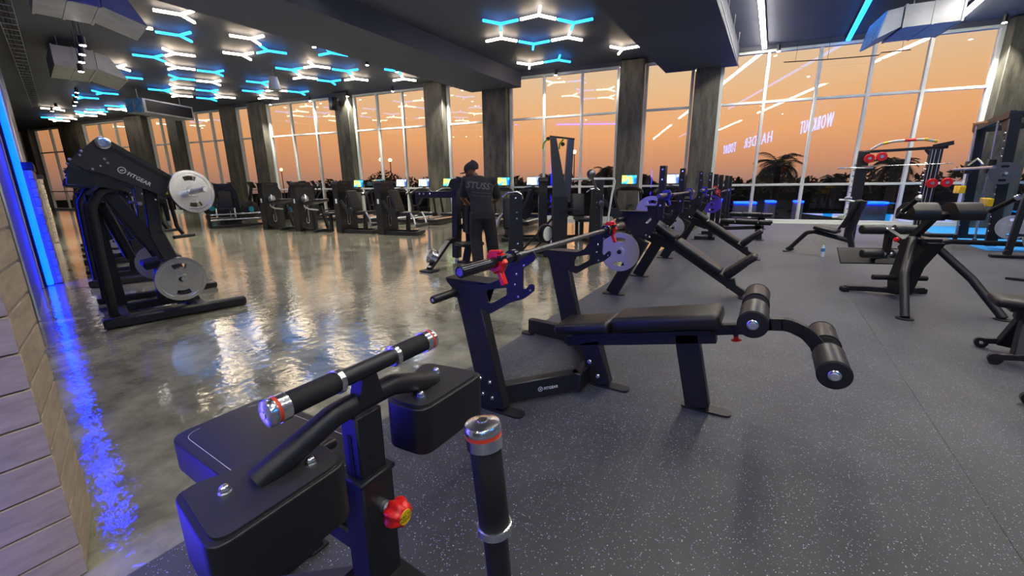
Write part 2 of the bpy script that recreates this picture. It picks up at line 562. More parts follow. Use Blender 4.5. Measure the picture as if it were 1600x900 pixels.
def bolt(mb, p, axis, r=0.012, h=0.008):
    mb.lathe(p, axis, [(-0.002, r), (h * 0.5, r), (h, r * 0.6)], 10)

def plate_weight(parent, c, axis, r=0.225, th=0.035, name='weight_plate'):
    """chrome grip plate as a part-like mesh with grip holes"""
    x, y, z = frame_of(axis)
    c = Vector(c)
    n = 36
    outer = [(math.cos(2 * math.pi * k / n) * r, math.sin(2 * math.pi * k / n) * r) for k in range(n)]
    holes = []
    for a0 in (90, 270):
        h = []
        for t in range(-3, 4):
            a = R(a0 + t * 8); h.append((math.cos(a) * r * 0.74, math.sin(a) * r * 0.74))
        for t in range(3, -4, -1):
            a = R(a0 + t * 8); h.append((math.cos(a) * r * 0.53, math.sin(a) * r * 0.53))
        holes.append(h)
    holes.append([(math.cos(2 * math.pi * k / 14) * 0.028, math.sin(2 * math.pi * k / 14) * 0.028) for k in range(14)])
    mb = MB()
    mb.prism(outer, c, x, y, th * 0.62, holes)
    return mb, x, y, z

def weight(c, axis, label, r=0.225, th=0.035, group=None, mname='steel', parent=None):
    mb, x, y, z = plate_weight(None, c, axis, r, th)
    c = Vector(c)
    # raised rim and hub, both faces
    mb.lathe(c, z, [(-th / 2, r * 0.86), (-th / 2, r), (th / 2, r), (th / 2, r * 0.86), (th * 0.3, r * 0.84)], 36, closed=False)
    mb.lathe(c, z, [(-th / 2, 0.03), (-th / 2, 0.055), (-th * 0.25, 0.06)], 20, closed=False)
    mb.lathe(c, z, [(th * 0.25, 0.06), (th / 2, 0.055), (th / 2, 0.03)], 20, closed=False)
    if parent is not None:
        return obj('weight_plate', mb, mname, parent)
    return lone('weight_plate', mb, mname, c, label, 'weight plate', group)

# ================================================================== SETTING
D_W = Vector((math.cos(R(190)), math.sin(R(190)), 0))      # along the window wall
N_W = Vector((-D_W.y, D_W.x, 0))                           # into the room
P_W = Vector((1.731, 16.804, 0))
def WP(s, z, off=0.0):
    return P_W + D_W * s + N_W * off + Vector((0, 0, z))
E_L = Vector((math.cos(R(168)), math.sin(R(168)), 0))      # along the left wall
N_L = Vector((-E_L.y, E_L.x, 0)) * -1                      # into the room
P_L = Vector((-1.97, 0.245, 0))
def LP(w, z, off=0.0):
    return P_L + E_L * w + N_L * off + Vector((0, 0, z))

XR = 7.7
def wall_y(x):
    return P_W.y + (x - P_W.x) * D_W.y / D_W.x
room = [(-46, -22), (XR, -22), (XR, wall_y(XR) + 0.1), (-46, wall_y(-46) + 0.1)]
mb = MB(); mb.prism(room, (0, 0, -0.056), (1, 0, 0), (0, 1, 0), 0.1); fl = struct('floor', mb, 'floor')
mb = MB(); mb.prism(room, (0, 0, 5.5), (1, 0, 0), (0, 1, 0), 0.2); struct('ceiling', mb, 'ceil')
# rubber sheets, laid in rolls along the room
rub = struct('rubber_floor')
xs = [-1.83, -0.42, 0.93, 2.28, 3.63, 4.98, 6.33, 7.68]   # seams every 1.35 m
for i in range(len(xs) - 1):
    ys = [-3.0, 7.02 - (0.98 if i % 2 else 0), 11.6]
    for j in range(len(ys) - 1):
        mb = MB(); mb.box(((xs[i] + xs[i + 1]) / 2, (ys[j] + ys[j + 1]) / 2, -0.004), (xs[i + 1] - xs[i] - 0.0025, ys[j + 1] - ys[j] - 0.0025, 0.008))
        obj('rubber_sheet', mb, 'rubber', rub)
    if xs[i] < 3:
        a, b = xs[i] + 0.002, xs[i + 1] - 0.002
        mb = MB(); mb.prism([(a, 11.602), (b, 11.602), (b, wall_y(b) - 0.12), (a, wall_y(a) - 0.12)], (0, 0, -0.004), (1, 0, 0), (0, 1, 0), 0.008)
        obj('rubber_sheet', mb, 'rubber', rub)
a, b = 3.64, XR - 0.05
mb = MB(); mb.prism([(a, 11.61), (b, 11.61), (b, wall_y(b) - 0.12), (a, wall_y(a) - 0.12)], (0, 0, -0.003), (1, 0, 0), (0, 1, 0), 0.012)
struct('turf_floor', mb, 'turf')

# beams under the ceiling
def beam_xy(x0, x1, name):
    mb = MB()
    mb.prism([(x0, -21.9), (x1, -21.9), (x1, wall_y(x1) - 0.15), (x0, wall_y(x0) - 0.15)], (0, 0, 5.14), (1, 0, 0), (0, 1, 0), 0.52)
    return struct(name, mb, 'ceil')
beam_xy(-10.6, -8.55, 'trim_1')
beam_xy(-3.5, -1.4, 'trim_2')
# outer walls behind and beside the camera
mb = MB(); mb.box((-19, -22.1, 2.7), (54, 0.2, 5.6)); struct('wall_back', mb, 'wallpaint')
mb = MB(); mb.box((XR + 0.1, -2, 2.7), (0.2, 40.4, 5.6)); struct('wall_right', mb, 'wallpaint')
mb = MB(); mb.box((-46.1, -7, 2.7), (0.2, 32, 5.6)); struct('wall_far_left', mb, 'wallpaint')
# window wall: lintel, plinth, columns and glazing
mb = MB(); mb.beam(WP(-7, 5.34, 0), WP(49, 5.34, 0), 0.25, 0.12, bev=0); struct('wall_front', mb, 'ceil')
mb = MB(); mb.beam(WP(-7, 0.02, -0.02), WP(49, 0.02, -0.02), 0.2, 0.06, bev=0.005); struct('baseboard_front', mb, 'alu')
cols = [(-3.95, -3.05), (3.68, 4.42), (6.02, 6.81), (11.0, 12.0), (13.75, 14.6), (18.5, 19.25), (23.8, 24.7), (25.95, 26.7), (30.2, 31.0), (33.1, 34.7), (39.6, 41.6), (45.3, 46.2)]
for a, b in cols:
    mb = MB(); mb.beam(WP(a, 2.68, 0.13), WP(b, 2.68, 0.13), 0.5, 5.36, bev=0.012); struct('column', mb, 'concrete')
bays = [(-7.0, -3.95, [-5.5]), (-3.05, 3.66, [-1.58, -0.31, 0.98, 2.35]), (4.44, 6.0, []), (6.83, 10.98, [8.17, 9.6]), (12.02, 13.73, []),
        (14.62, 18.48, [15.9, 17.2]), (19.27, 23.78, [20.77, 22.27]), (24.72, 25.93, []), (26.72, 30.18, [27.87, 29.03]), (31.02, 33.08, [32.05]),
        (34.72, 39.58, [36.3, 37.9]), (41.62, 45.28, [43.4])]
Z_B, Z_S, Z_T, Z_H = 0.05, 1.235, 3.78, 5.28
for i, (a, b, mul) in enumerate(bays):
    w = struct('window_%d' % (i + 1)); w.location = WP((a + b) / 2, 0); 
    fr = MB()
    for s in (a + 0.05, b - 0.05):
        fr.beam(WP(s, Z_B), WP(s, Z_H), 0.10, 0.14, up=N_W, bev=0.004)
    for z in (Z_B + 0.03, Z_H - 0.04):
        fr.beam(WP(a, z), WP(b, z), 0.14, 0.08, bev=0.004)
    obj('frame', fr, 'alu', w)
    for s in mul:
        mb = MB(); mb.beam(WP(s, Z_B), WP(s, Z_H), 0.08, 0.13, up=N_W, bev=0.004); obj('mullion', mb, 'alu', w)
    for z in (Z_S, Z_T):
        mb = MB(); mb.beam(WP(a, z), WP(b, z), 0.11, 0.07, bev=0.004); obj('transom', mb, 'alu', w)
    edges = [a + 0.1] + sum([[s - 0.04, s + 0.04] for s in mul], []) + [b - 0.1]
    for k in range(0, len(edges), 2):
        for z0, z1 in ((Z_B + 0.07, Z_S - 0.035), (Z_S + 0.035, Z_T - 0.035), (Z_T + 0.035, Z_H - 0.08)):
            mb = MB(); mb.beam(WP(edges[k] - 0.005, (z0 + z1) / 2, 0.0), WP(edges[k + 1] + 0.005, (z0 + z1) / 2, 0.0), 0.012, z1 - z0 + 0.01, bev=0)
            obj('pane', mb, 'glass', w)
# lowered grey blind over the top of the last window on the right
mb = MB(); mb.beam(WP(-6.9, 4.15, 0.12), WP(-4.0, 4.15, 0.12), 0.02, 2.2, bev=0); mb.beam(WP(-6.9, 3.04, 0.12), WP(-4.0, 3.04, 0.12), 0.04, 0.05)
lone('roller_blind', mb, 'blind', WP(-5.45, 3.02, 0.12), 'pale grey roller blind half lowered behind the tall smith machine frame', 'blind')

# left wall: recessed panels, brick piers, blue light strips
lw = struct('wall_left')
lw.location = LP(0, 0)
mb = MB(); mb.beam(LP(0.4, 2.7, -0.32), LP(15.7, 2.7, -0.32), 0.24, 5.4, bev=0); obj('panelling', mb, 'panel', lw)
E_P = Vector((math.cos(R(163.5)), math.sin(R(163.5)), 0)); N_P = Vector((E_P.y, -E_P.x, 0))
def PP(w, z, off=0.0):
    return P_L + E_P * w + N_P * off + Vector((0, 0, z))
mb = MB()
mb.beam(PP(0.03, 2.7, -0.2), PP(0.43, 2.7, -0.2), 0.38, 5.4, bev=0)
mb.box((-2.113, -1.45, 2.7), (0.26, 3.1, 5.4)); obj('core', mb, 'mortar', lw)
for w_ in (2.4, 4.6, 6.85, 9.8, 12.2):
    mb = MB(); mb.beam(LP(w_, 0, -0.19), LP(w_, 5.4, -0.19), 0.02, 0.02, up=N_L); obj('cover_strip', mb, 'alu', lw)
# the near pier: bricks on both of its faces
bricks = {}
H_B = 0.122
def brick(name, p0, p1, out, h, parent):
    key = (round((Vector(p1) - Vector(p0)).length, 3), round(h, 3), out)
    mb = MB(); mb.beam(p0, p1, 0.05, h, bev=0.0035); return obj('brick', mb, 'brick', parent)
for k in range(30):
    z = H_B * (k + 0.5) - 0.004
    hh = H_B - 0.004
    brick('a', PP(0.03, z, -0.029), PP(0.45 + random.uniform(-.006, .006), z, -0.029), 0, hh - 0.006, lw)
    brick('b', (-2.0, 0.250, z), (-2.0, -0.80 + random.uniform(-.1, .1), z), 1, hh, lw)
for w0, w1, n_ in ((7.12, 8.35, 13), (14.4, 15.7, 13)):
    mb = MB(); mb.beam(LP(w0 + 0.01, 0.81, -0.12), LP(w1 - 0.01, 0.81, -0.12), 0.2, 1.62, bev=0); obj('core', mb, 'mortar', lw)
    for k in range(n_):
        z = 0.125 * (k + 0.5)
        mb = MB(); mb.beam(LP(w0, z, -0.02 + random.uniform(-.006, .006)), LP(w1 + random.uniform(-.02, .02), z, -0.02 + random.uniform(-.006, .006)), 0.06, 0.117, bev=0.008); obj('brick', mb, 'brick', lw)
    mb = MB(); mb.beam(LP(w0, 1.68, -0.08), LP(w1, 1.68, -0.08), 0.22, 0.10, bev=0.004); obj('ledge', mb, 'ledge', lw)
def led_column(p, u, label, wd=0.10, z1=4.4, m='led_wall'):
    t = thing('light_strip', label, 'light strip', p)
    mb = MB(); mb.beam(Vector(p) - Vector(u) * 0.06, Vector(p) - Vector(u) * 0.06 + Vector((0, 0, z1)), wd + 0.04, 0.05, up=u, bev=0.003); obj('channel', mb, 'ledge', t)
    mb = MB(); mb.beam(Vector(p) + Vector((0, 0, 0.01)), Vector(p) + Vector((0, 0, z1 - 0.02)), wd, 0.07, up=u, bev=0.02, seg=2); obj('diffuser', mb, m, t)
led_column(LP(7.0, 0, -0.115), N_L, 'glowing blue vertical light strip between the near brick pier and the next one', 0.13)
t = thing('light_strip', 'unseen blue strip added along the top of the left wall to tint the ceiling', 'light strip', LP(0.6, 5.25, -0.14))  # unseen strip, added to turn the ceiling corner blue
mb = MB(); mb.beam(LP(0.6, 5.28, -0.17), LP(10.5, 5.28, -0.17), 0.05, 0.07, bev=0.004); obj('channel', mb, 'ledge', t)
mb = MB(); mb.beam(LP(0.6, 5.28, -0.13), LP(10.5, 5.28, -0.13), 0.05, 0.06, bev=0.01); obj('diffuser', mb, 'led_top', t)
led_column(Vector((-1.90, -0.36, 0)), Vector((1, 0, 0)), 'blue vertical light strip on the side face of the near brick pier', 0.10, 2.2, 'led_near')

# ================================================================== OUTDOORS
mb = MB()
g0, g1, g2, g3 = WP(-90, -0.25, -0.3), WP(90, -0.25, -0.3), WP(130, -0.25, -140), WP(-130, -0.25, -140)
mb._add([g0, g1, g2, g3] + [v - Vector((0, 0, .2)) for v in (g0, g1, g2, g3)], [(0, 1, 2, 3), (4, 5, 6, 7), (0, 1, 5, 4), (1, 2, 6, 5), (2, 3, 7, 6), (3, 0, 4, 7)])
struct('ground_outside', mb, 'asphalt')

def palm(x, y, h, spread, seed, label):
    rnd = random.Random(seed)
    t = thing('palm_tree', label, 'palm tree', (x, y, -0.25), 0, 'palm trees outside the windows')
    mb = MB(); mb.tube([(x, y, -0.25), (x + .05, y, h * 0.5), (x, y, h)], [0.26, 0.19, 0.2], 10); obj('trunk', mb, 'bark', t)
    mb = MB()
    for k in range(46):
        a = rnd.uniform(0, 6.283); e0 = rnd.uniform(-0.35, 1.35)
        L = spread * rnd.uniform(0.75, 1.1)
        d = Vector((math.cos(a), math.sin(a), 0)); side = Vector((-d.y, d.x, 0))
        p = Vector((x, y, h)); pts = []
        el_ = e0
        for i in range(8):
            pts.append(p.copy())
            p = p + (d * math.cos(el_) + Vector((0, 0, math.sin(el_)))) * L / 7
            el_ -= 0.22 + 0.12 * rnd.random()
        for i in range(7):
            for q in range(2):
                f = (i + q * 0.5) / 7
                c = pts[i].lerp(pts[i + 1], q * 0.5)
                ll = spread * 0.36 * math.sin(math.pi * (0.12 + 0.85 * f)) + 0.05
                for sg in (-1, 1):
                    tip = c + side * sg * ll * 0.75 + (pts[i + 1] - pts[i]).normalized() * ll * 0.6 - Vector((0, 0, ll * 0.3))
                    b0 = c; b1 = c + (pts[i + 1] - pts[i]) * 0.35
                    mb._add([b0, b1, tip, (b0 + b1) / 2 + Vector((0, 0, 0.02))], [(0, 1, 2), (0, 3, 2), (1, 3, 2)])
        mb.tube(pts, [0.035 * (1 - i / 9) for i in range(8)], 4)
    fo = obj('fronds', mb, 'leaf', t); fo['kind'] = 'stuff'
    return t
palm(0.08, 30.7, 2.15, 1.7, 1, 'large dark palm outside, seen above the row of flat benches')
palm(-10.2, 29.4, 2.05, 1.1, 2, 'dark palm outside the window behind the plate loaded post with a ball end')
palm(-13.9, 28.2, 1.6, 1.25, 3, 'dark palm outside, half hidden by the tall double ski trainer mast')
palm(-4.9, 29.8, 1.5, 1.0, 4, 'small dark palm outside beside the column behind the bench press posts')
palm(2.9, 31.2, 1.3, 0.9, 5, 'low dark palm outside right of the large palm')
palm(5.6, 31.6, 2.0, 1.3, 6, 'dark palm outside seen through the cable rack frame')

def tree(x, y, h, r, seed, label):
    rnd = random.Random(seed)
    t = thing('tree', label, 'tree', (x, y, -0.25), 0, 'trees outside the windows')
    mb = MB(); mb.tube([(x, y, -0.25), (x, y, h * 0.75)], [0.14, 0.07], 8); obj('trunk', mb, 'bark', t)
    mb = MB()
    for k in range(900):
        a = rnd.uniform(0, 6.283); rr = r * math.sqrt(rnd.random()); zz = h * (0.35 + 0.65 * rnd.random() * (1 - 0.55 * (rr / r) ** 2))
        c = Vector((x + math.cos(a) * rr, y + math.sin(a) * rr, zz)); s = rnd.uniform(0.08, 0.2)
        u = Vector((rnd.uniform(-1, 1), rnd.uniform(-1, 1), rnd.uniform(-1, 1))).normalized(); v = u.orthogonal().normalized(); w = u.cross(v)
        mb._add([c + u * s, c - u * s, c + v * s * .6, c + w * s * .3], [(0, 2, 3), (2, 1, 3), (0, 2, 1)])
    fo = obj('foliage', mb, 'leaf', t); fo['kind'] = 'stuff'
tree(-31.5, 25.2, 2.0, 1.9, 11, 'dark bushy tree outside, leftmost behind the row of treadmill screens')
tree(-27.6, 25.2, 2.6, 1.7, 12, 'dark bushy tree outside behind the left treadmill screens')
tree(-23.9, 26.9, 2.15, 1.6, 13, 'dark bushy tree outside just left of the column by the standing man')
tree(-17.6, 27.6, 1.9, 1.6, 14, 'dark bushy tree outside just right of the standing man')
tree(-7.8, 29.6, 1.95, 1.1, 15, 'dark bushy tree outside the narrow window between two columns')
hed = MB()
rnd = random.Random(3)
for k in range(5200):
    s = rnd.uniform(-70, 70); zz = rnd.random() ** 0.7 * (2.1 + 0.5 * math.sin(s * 0.7) + 0.35 * math.sin(s * 2.3))
    c = WP(s, zz - 0.2, -46 + rnd.uniform(-2, 2)); q = rnd.uniform(0.25, 0.6)
    u = Vector((rnd.uniform(-1, 1), rnd.uniform(-1, 1), rnd.uniform(-1, 1))).normalized(); v = u.orthogonal().normalized(); w = u.cross(v)
    hed._add([c + u * q, c - u * q, c + v * q * .7, c + w * q * .4], [(0, 2, 3), (2, 1, 3), (0, 2, 1)])
hd = lone('hedge', hed, 'leaf', WP(0, -0.25, -46), 'long dark line of planting along the far edge outside', 'hedge')
hd['kind'] = 'stuff'
def street_lamp(p, h, label):
    t = thing('street_lamp', label, 'street lamp', (p[0], p[1], -0.25))
    mb = MB(); mb.tube([(p[0], p[1], -0.25), (p[0], p[1], h)], [0.05, 0.03], 8); obj('pole', mb, 'black', t)
    mb = MB(); mb.ball((p[0], p[1], h + 0.1), 0.12); obj('lamp_head', mb, 'lamp', t)
street_lamp((-11.6, 27.2), 3.3, 'glowing orange street lamp outside, right of the ski trainer mast')
street_lamp((-25.9, 23.4), 3.2, 'glowing orange street lamp outside, left of a twin in the same window')
street_lamp((-25.1, 23.6), 3.15, 'glowing orange street lamp outside, right of its twin in the same window')
street_lamp((-41.0, 24.5), 2.9, 'glowing orange street lamp outside the narrow window above the machines')
mb = MB(); q_ = [WP(-3.6, 0, -1.2), WP(-9.5, 0, -1.2), WP(-9.5, 0, -9), WP(-1.2, 0, -9)]  # glowing sheet added outside, standing in for the blue in the low panes
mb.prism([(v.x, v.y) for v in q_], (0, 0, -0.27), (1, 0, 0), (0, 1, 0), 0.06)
lone('added_glowsheet', mb, 'glowsheet', WP(-6, -0.3, -5), 'added blue pool outside the last window at the right edge', 'glowsheet')
# glowing boxes added outside to stand in for blue reflections in the lower panes
def glowbox(s, off, wd, h, label):
    t = thing('added_glowbox', label, 'glowbox', WP(s, -0.25, off), 0, 'added blue boxes standing in for reflections')
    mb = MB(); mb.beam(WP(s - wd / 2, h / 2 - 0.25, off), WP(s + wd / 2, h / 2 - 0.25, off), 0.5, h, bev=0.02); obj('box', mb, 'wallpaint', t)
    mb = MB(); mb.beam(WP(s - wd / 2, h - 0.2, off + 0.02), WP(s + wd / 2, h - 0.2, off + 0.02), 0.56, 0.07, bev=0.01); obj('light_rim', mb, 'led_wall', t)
glowbox(-1.55, -2.2, 1.0, 0.78, 'added blue rimmed planter seen between the incline chair and the hyperextension bench')
glowbox(1.35, -2.5, 0.3, 0.80, 'small added blue rimmed planter seen behind the upright chair bench')
glowbox(0.45, -2.5, 0.24, 0.80, 'small added blue rimmed planter just left of the cable rack post')
glowbox(2.2, -2.6, 0.75, 0.75, 'added blue rimmed planter below the large palm')
glowbox(3.4, -3.0, 0.9, 0.85, 'added blue rimmed planter behind the flat benches')

# ================================================================== CEILING LIGHTS
# (x, y, turn) of each Y-shaped light; turn 0 has an arm towards the entrance, 1 the opposite way
Y_Z = 5.29
def y_light(x, y, turn, m, label, group, a0=-58.5, L=0.535):
    mb = MB()
    for k in range(3):
        a = R(a0 + 120 * k + (60 if turn else 0))
        mb.beam((x, y, Y_Z), (x + math.cos(a) * (L - 0.03), y + math.sin(a) * (L - 0.03), Y_Z), 0.055, 0.06, bev=0.012, seg=2)
    return lone('ceiling_light', mb, m, (x, y, Y_Z), label, 'ceiling light', group)
hexa = [(-5.30, 10.07, 0, 'white', 'nearest'), (-6.93, 10.95, 0, 'white', 'left'), (-5.35, 11.91, 0, 'white', 'right, nearest the window'),
        (-6.37, 10.04, 1, 'blue', 'left'), (-6.42, 11.89, 1, 'blue', 'nearest the window'), (-4.79, 11.0, 1, 'blue', 'right')]
for x, y, t_, c, w_ in hexa:
    y_light(x, y, t_, 'led_' + c, '%s Y-shaped light of the full hexagon, its %s %s one' % (c, w_, c), 'Y-shaped ceiling lights')
y_light(-7.56, 13.72, 1, 'led_white', 'white Y-shaped ceiling light just beyond the hexagon, touching a blue one', 'Y-shaped ceiling lights')
y_light(-6.51, 13.75, 0, 'led_blue', 'blue Y-shaped ceiling light just beyond the hexagon, touching a white one', 'Y-shaped ceiling lights')
y_light(-4.39, 13.79, 1, 'led_white', 'lone white Y-shaped ceiling light right of the hexagon', 'Y-shaped ceiling lights')
ORD = ['first', 'second', 'third', 'fourth', 'fifth', 'sixth', 'seventh', 'eighth', 'ninth', 'tenth', 'eleventh', 'twelfth', 'thirteenth', 'fourteenth', 'fifteenth',
       'sixteenth', 'seventeenth', 'eighteenth', 'nineteenth', 'twentieth', '21st', '22nd', '23rd', '24th', '25th', '26th', '27th', '28th']
# listed from the beam leftwards as they stand in the photograph
whites = [(-12.51, 12.76, 0), (-13.99, 11.7, 0), (-13.66, 9.8, 0), (-15.35, 10.48, 0), (-18.27, 11.08, 0), (-20.09, 11.75, 0), (-12.65, 7.23, 1), (-14.36, 7.86, 1),
          (-21.5, 10.59, 0), (-18.87, 9.04, 1), (-12.3, 5.45, 1), (-20.89, 8.71, 0), (-22.71, 9.41, 0), (-17.59, 7.39, 0), (-15.86, 6.68, 0), (-14.14, 5.02, 0),
          (-28.96, 9.32, 1), (-19.07, 6.3, 1), (-21.64, 6.9, 1), (-31.11, 8.98, 1), (-32.7, 8.88, 0), (-34.53, 8.67, 1), (-36.26, 8.61, 0), (-31.28, 7.44, 1)]
blues = [(-11.85, 11.86, 1), (-13.31, 10.84, 1), (-11.96, 9.2, 0), (-15.1, 11.49, 1), (-17.85, 11.98, 1), (-14.74, 9.68, 1), (-13.31, 8.05, 0), (-17.47, 10.12, 1), (-19.24, 10.87, 1),
         (-17.24, 8.38, 1), (-20.63, 9.75, 1), (-22.39, 10.5, 1), (-13.94, 6.06, 1), (-19.23, 8.07, 0), (-22.03, 8.63, 1), (-16.83, 6.5, 1), (-20.57, 6.93, 0), (-27.96, 8.92, 1),
         (-24.65, 7.43, 0), (-30.05, 8.77, 1), (-31.65, 8.59, 0), (-26.48, 7.29, 0), (-35.16, 8.22, 1)]
for c, lst in (('white', whites), ('blue', blues)):
    for i, (x, y, t_) in enumerate(lst):
        y_light(x, y, t_, 'led_' + c, 'small %s Y-shaped light left of the beam, %s %s one going leftwards from the beam' % (c, ORD[i], c), 'Y-shaped ceiling lights', a0=-54.0)
# straight light bars
def bar_light(x, y0, y1, m, label):
    t = thing('linear_light', label, 'ceiling light', (x, y0, 5.28), 0, 'straight ceiling light bars')
    mb = MB(); mb.box((x, (y0 + y1) / 2, 5.335), (0.13, y1 - y0, 0.05), bev=0.005); obj('housing', mb, 'ledge', t)
    mb = MB(); mb.box((x, (y0 + y1) / 2, 5.285), (0.115, y1 - y0 - 0.02, 0.06), bev=0.015, seg=2); obj('diffuser', mb, m, t)
bar_light(-0.72, 2.0, 16.1, 'led_cool', 'long white light bar on the ceiling over the row of benches')
bar_light(1.36, 5.0, 16.6, 'led_blue', 'long blue light bar on the ceiling between two white ones')
bar_light(3.52, 3.0, 16.6, 'led_cool', 'long white light bar on the ceiling beside the duct with the blue grille')
for x, y0, y1, m, w_, l_ in ((-0.72, -12, -1, 'led_cool', 'white', 'with the one over the benches'), (1.36, -10, 2, 'led_blue', 'blue', 'with the long blue one'), (3.52, -12, 0, 'led_cool', 'white', 'with the one by the duct')):
    bar_light(x, y0, y1, m, '%s ceiling light bar behind the camera, in line %s' % (w_, l_))

def downlight(x, y, z, label, power=60, size=0.05, lens=0.045, drop=0.16):
    t = thing('downlight', label, 'downlight', (x, y, z), 0, 'cylindrical downlights')
    mb = MB(); mb.lathe((x, y, z), (0, 0, 1), [(0, size), (0.18, size), (0.18, 0.008), (5.4 - z, 0.008)], 14); obj('housing', mb, 'ledge', t)
    mb = MB(); mb.lathe((x, y, z - 0.012), (0, 0, 1), [(0, lens), (0.012, lens)], 14); obj('lens', mb, 'spot', t)
    if power:
        ld = bpy.data.lights.new('downlight_lamp', 'SPOT'); ld.energy = power; ld.spot_size = R(95); ld.spot_blend = 0.6; ld.shadow_soft_size = 0.06
        ld.color = (1.0, 0.94, 0.84)
        lo = bpy.data.objects.new('downlight_lamp', ld); COL.objects.link(lo); lo.parent = t; lo.location = (0, 0, -0.03)
spots = [(-11.49, 8.31, 'left of the beam over the machines, nearest to the camera'), (-11.73, 10.36, 'left of the beam, second from the camera'), (-11.56, 11.5, 'left of the beam, hanging by a blue and white pair'),
         (-2.75, 12.69, 'on the flat ceiling between hexagon and light bar'), (-2.85, 15.6, 'near the column tops between hexagon and light bar'),
         (-11.3, 13.9, 'close to the window beside the beam'), (-7.19, 15.0, 'hanging before the window beyond the hexagon'), (-4.88, 15.3, 'washing the concrete column right of the hexagon'),
         (-2.6, 15.72, 'washing the concrete column by the tall window'), (-14.0, 13.6, 'hanging before the window left of the man, right one'), (-16.36, 13.2, 'hanging before the window left of the man, left one'),
         (-18.58, 12.9, 'beside the wall speaker'), (-20.9, 12.4, 'hanging before the window left of the speaker'), (-0.34, 16.2, 'by the top of the big window under the white bar'),
         (4.5, 16.6, 'in the corner by the last window on the right'), (2.0, 12.9, 'at the top edge beside the right duct'), (-11.33, 5.16, 'above the large left duct mouth')]
for x, y, w_ in spots:
    downlight(x, y, 5.16, 'small bright cylindrical downlight ' + w_, 380)
for i, (x, y) in enumerate(((-13.3, 3.86), (-14.2, 4.07), (-15.04, 4.27), (-16.23, 4.55), (-24.55, 6.6), (-25.69, 6.87), (-27.15, 7.19), (-28.39, 7.44), (-29.6, 7.1), (-31.2, 7.3))):
    downlight(x, y, 4.42 if i < 4 else 5.16, 'bright downlight in the long row by the cable tray, %s counted from the camera' % ORD[i], 260, 0.06, 0.055)
for x, y, w_ in ((-6.5, 4.0, 'above the lever machines'), (-4.5, 1.2, 'above the polished floor'), (0.9, 3.2, 'above the decline bench'), (2.6, 6.4, 'above the hyperextension bench'), (0.4, 7.6, 'above the incline benches'), (-8.0, 6.3, 'above the open polished floor'), (1.2, 0.6, 'above the camera'),(4.8, 3.2, 'above the right hand benches')):  # extra unseen downlights, put in to brighten floor and machines
    downlight(x, y, 5.16, 'unseen downlight added to brighten the room ' + w_, {'above the open polished floor': 420, 'above the lever machines': 220}.get(w_, 110))

# ------------------------------------------------------------------ ducts, fan unit, cable tray, speaker
def duct(name, P, rz, L, W, H, label, m='galv', mouth=None, skew=0.35):
    t = thing(name, label, 'air duct', P, rz)
    Mx = Matrix.Translation(P) @ Matrix.Rotation(rz, 4, 'Z')
    def q(*p): return Mx @ Vector(p)
    mb = MB()
    # body: x along, y across
    mb._merge_box = None
    poly = [(0, 0), (L, 0), (L, H), (0, H)]
    mb.prism(poly, q(0, 0, 0), q(1, 0, 0) - q(0, 0, 0), Vector((0, 0, 1)), W); obj('body', mb, m, t)
    for x in (0.02, L * 0.5, L - 0.02):
        mb = MB(); mb.prism([(x - 0.02, -0.015), (x + 0.02, -0.015), (x + 0.02, H + 0.015), (x - 0.02, H + 0.015)], q(0, 0, 0), q(1, 0, 0) - q(0, 0, 0), Vector((0, 0, 1)), W + 0.03); obj('seam_flange', mb, m, t)
    mb = MB()
    mb.prism([(L + 0.02, 0.03), (L + skew + 0.3, -0.16), (L + 0.3, H * 0.86), (L + 0.02, H - 0.02)], q(0, 0, 0), q(1, 0, 0) - q(0, 0, 0), Vector((0, 0, 1)), W * 0.96); obj('mouth', mb, m, t)
    if mouth:
        g = MB()
        a = Vector((L + skew + 0.31, 0, -0.15)); b = Vector((L + 0.31, 0, H * 0.85))
        for k in range(9):
            c = a.lerp(b, k / 8); p0 = q(c.x, -W * 0.46, c.z); p1 = q(c.x, W * 0.46, c.z); g.beam(p0, p1, 0.02, 0.03)
        for s in (-0.46, -0.15, 0.15, 0.46):
            g.beam(q(a.x, W * s, a.z), q(b.x, W * s, b.z), 0.03, 0.03)
        obj('grille', g, mouth, t)
    for x in (0.15, L - 0.15):
        for y in (-W / 2 + 0.05, W / 2 - 0.05):
            mb = MB(); c = q(x, y, H); mb.cyl(c, (c.x, c.y, 5.4), 0.008, 6); obj('hanger_rod', mb, 'galv', t)
    return t
duct('air_duct', Vector((-11.80, 2.86, 4.62)), R(80), 0.85, 1.25, 0.52, 'large galvanised duct under the ceiling at upper left, nearest one')
duct('air_duct', Vector((-18.1, 4.45, 4.66)), R(80), 0.85, 2.1, 0.5, 'galvanised duct behind the nearest one at upper left')
duct('air_duct', Vector((3.05, 14.55, 4.72)), R(188), 1.05, 1.2, 0.46, 'galvanised duct with blue grille mouth before the right windows', mouth='fan', skew=0.12)
t = thing('fan_coil_unit', 'long ceiling fan unit with blue round fans at its near end', 'fan unit', (-23.4, 9.1, 4.45))
fa = Vector((-0.355, 0.935, 0)).normalized(); fp = Vector((fa.y, -fa.x, 0)); f0 = Vector((-23.1, 7.9, 4.72))
mb = MB(); mb.beam(f0, f0 + fa * 2.3, 0.9, 0.56, bev=0.01); obj('casing', mb, 'galv', t)
mb = MB(); mb.beam(f0 + fa * 0.12 + fp * 0.455, f0 + fa * 2.2 + fp * 0.455, 0.03, 0.44, bev=0.004); obj('dark_grille', mb, 'ledge', t)
for sx_ in (-0.22, 0.22):
    for sz in (-0.135, 0.135):
        mb = MB(); mb.lathe(f0 + fp * sx_ + Vector((0, 0, sz)), -fa, [(0, 0.15), (0.05, 0.155), (0.05, 0.05), (0.07, 0.04)], 16); obj('fan_guard', mb, 'fan', t)
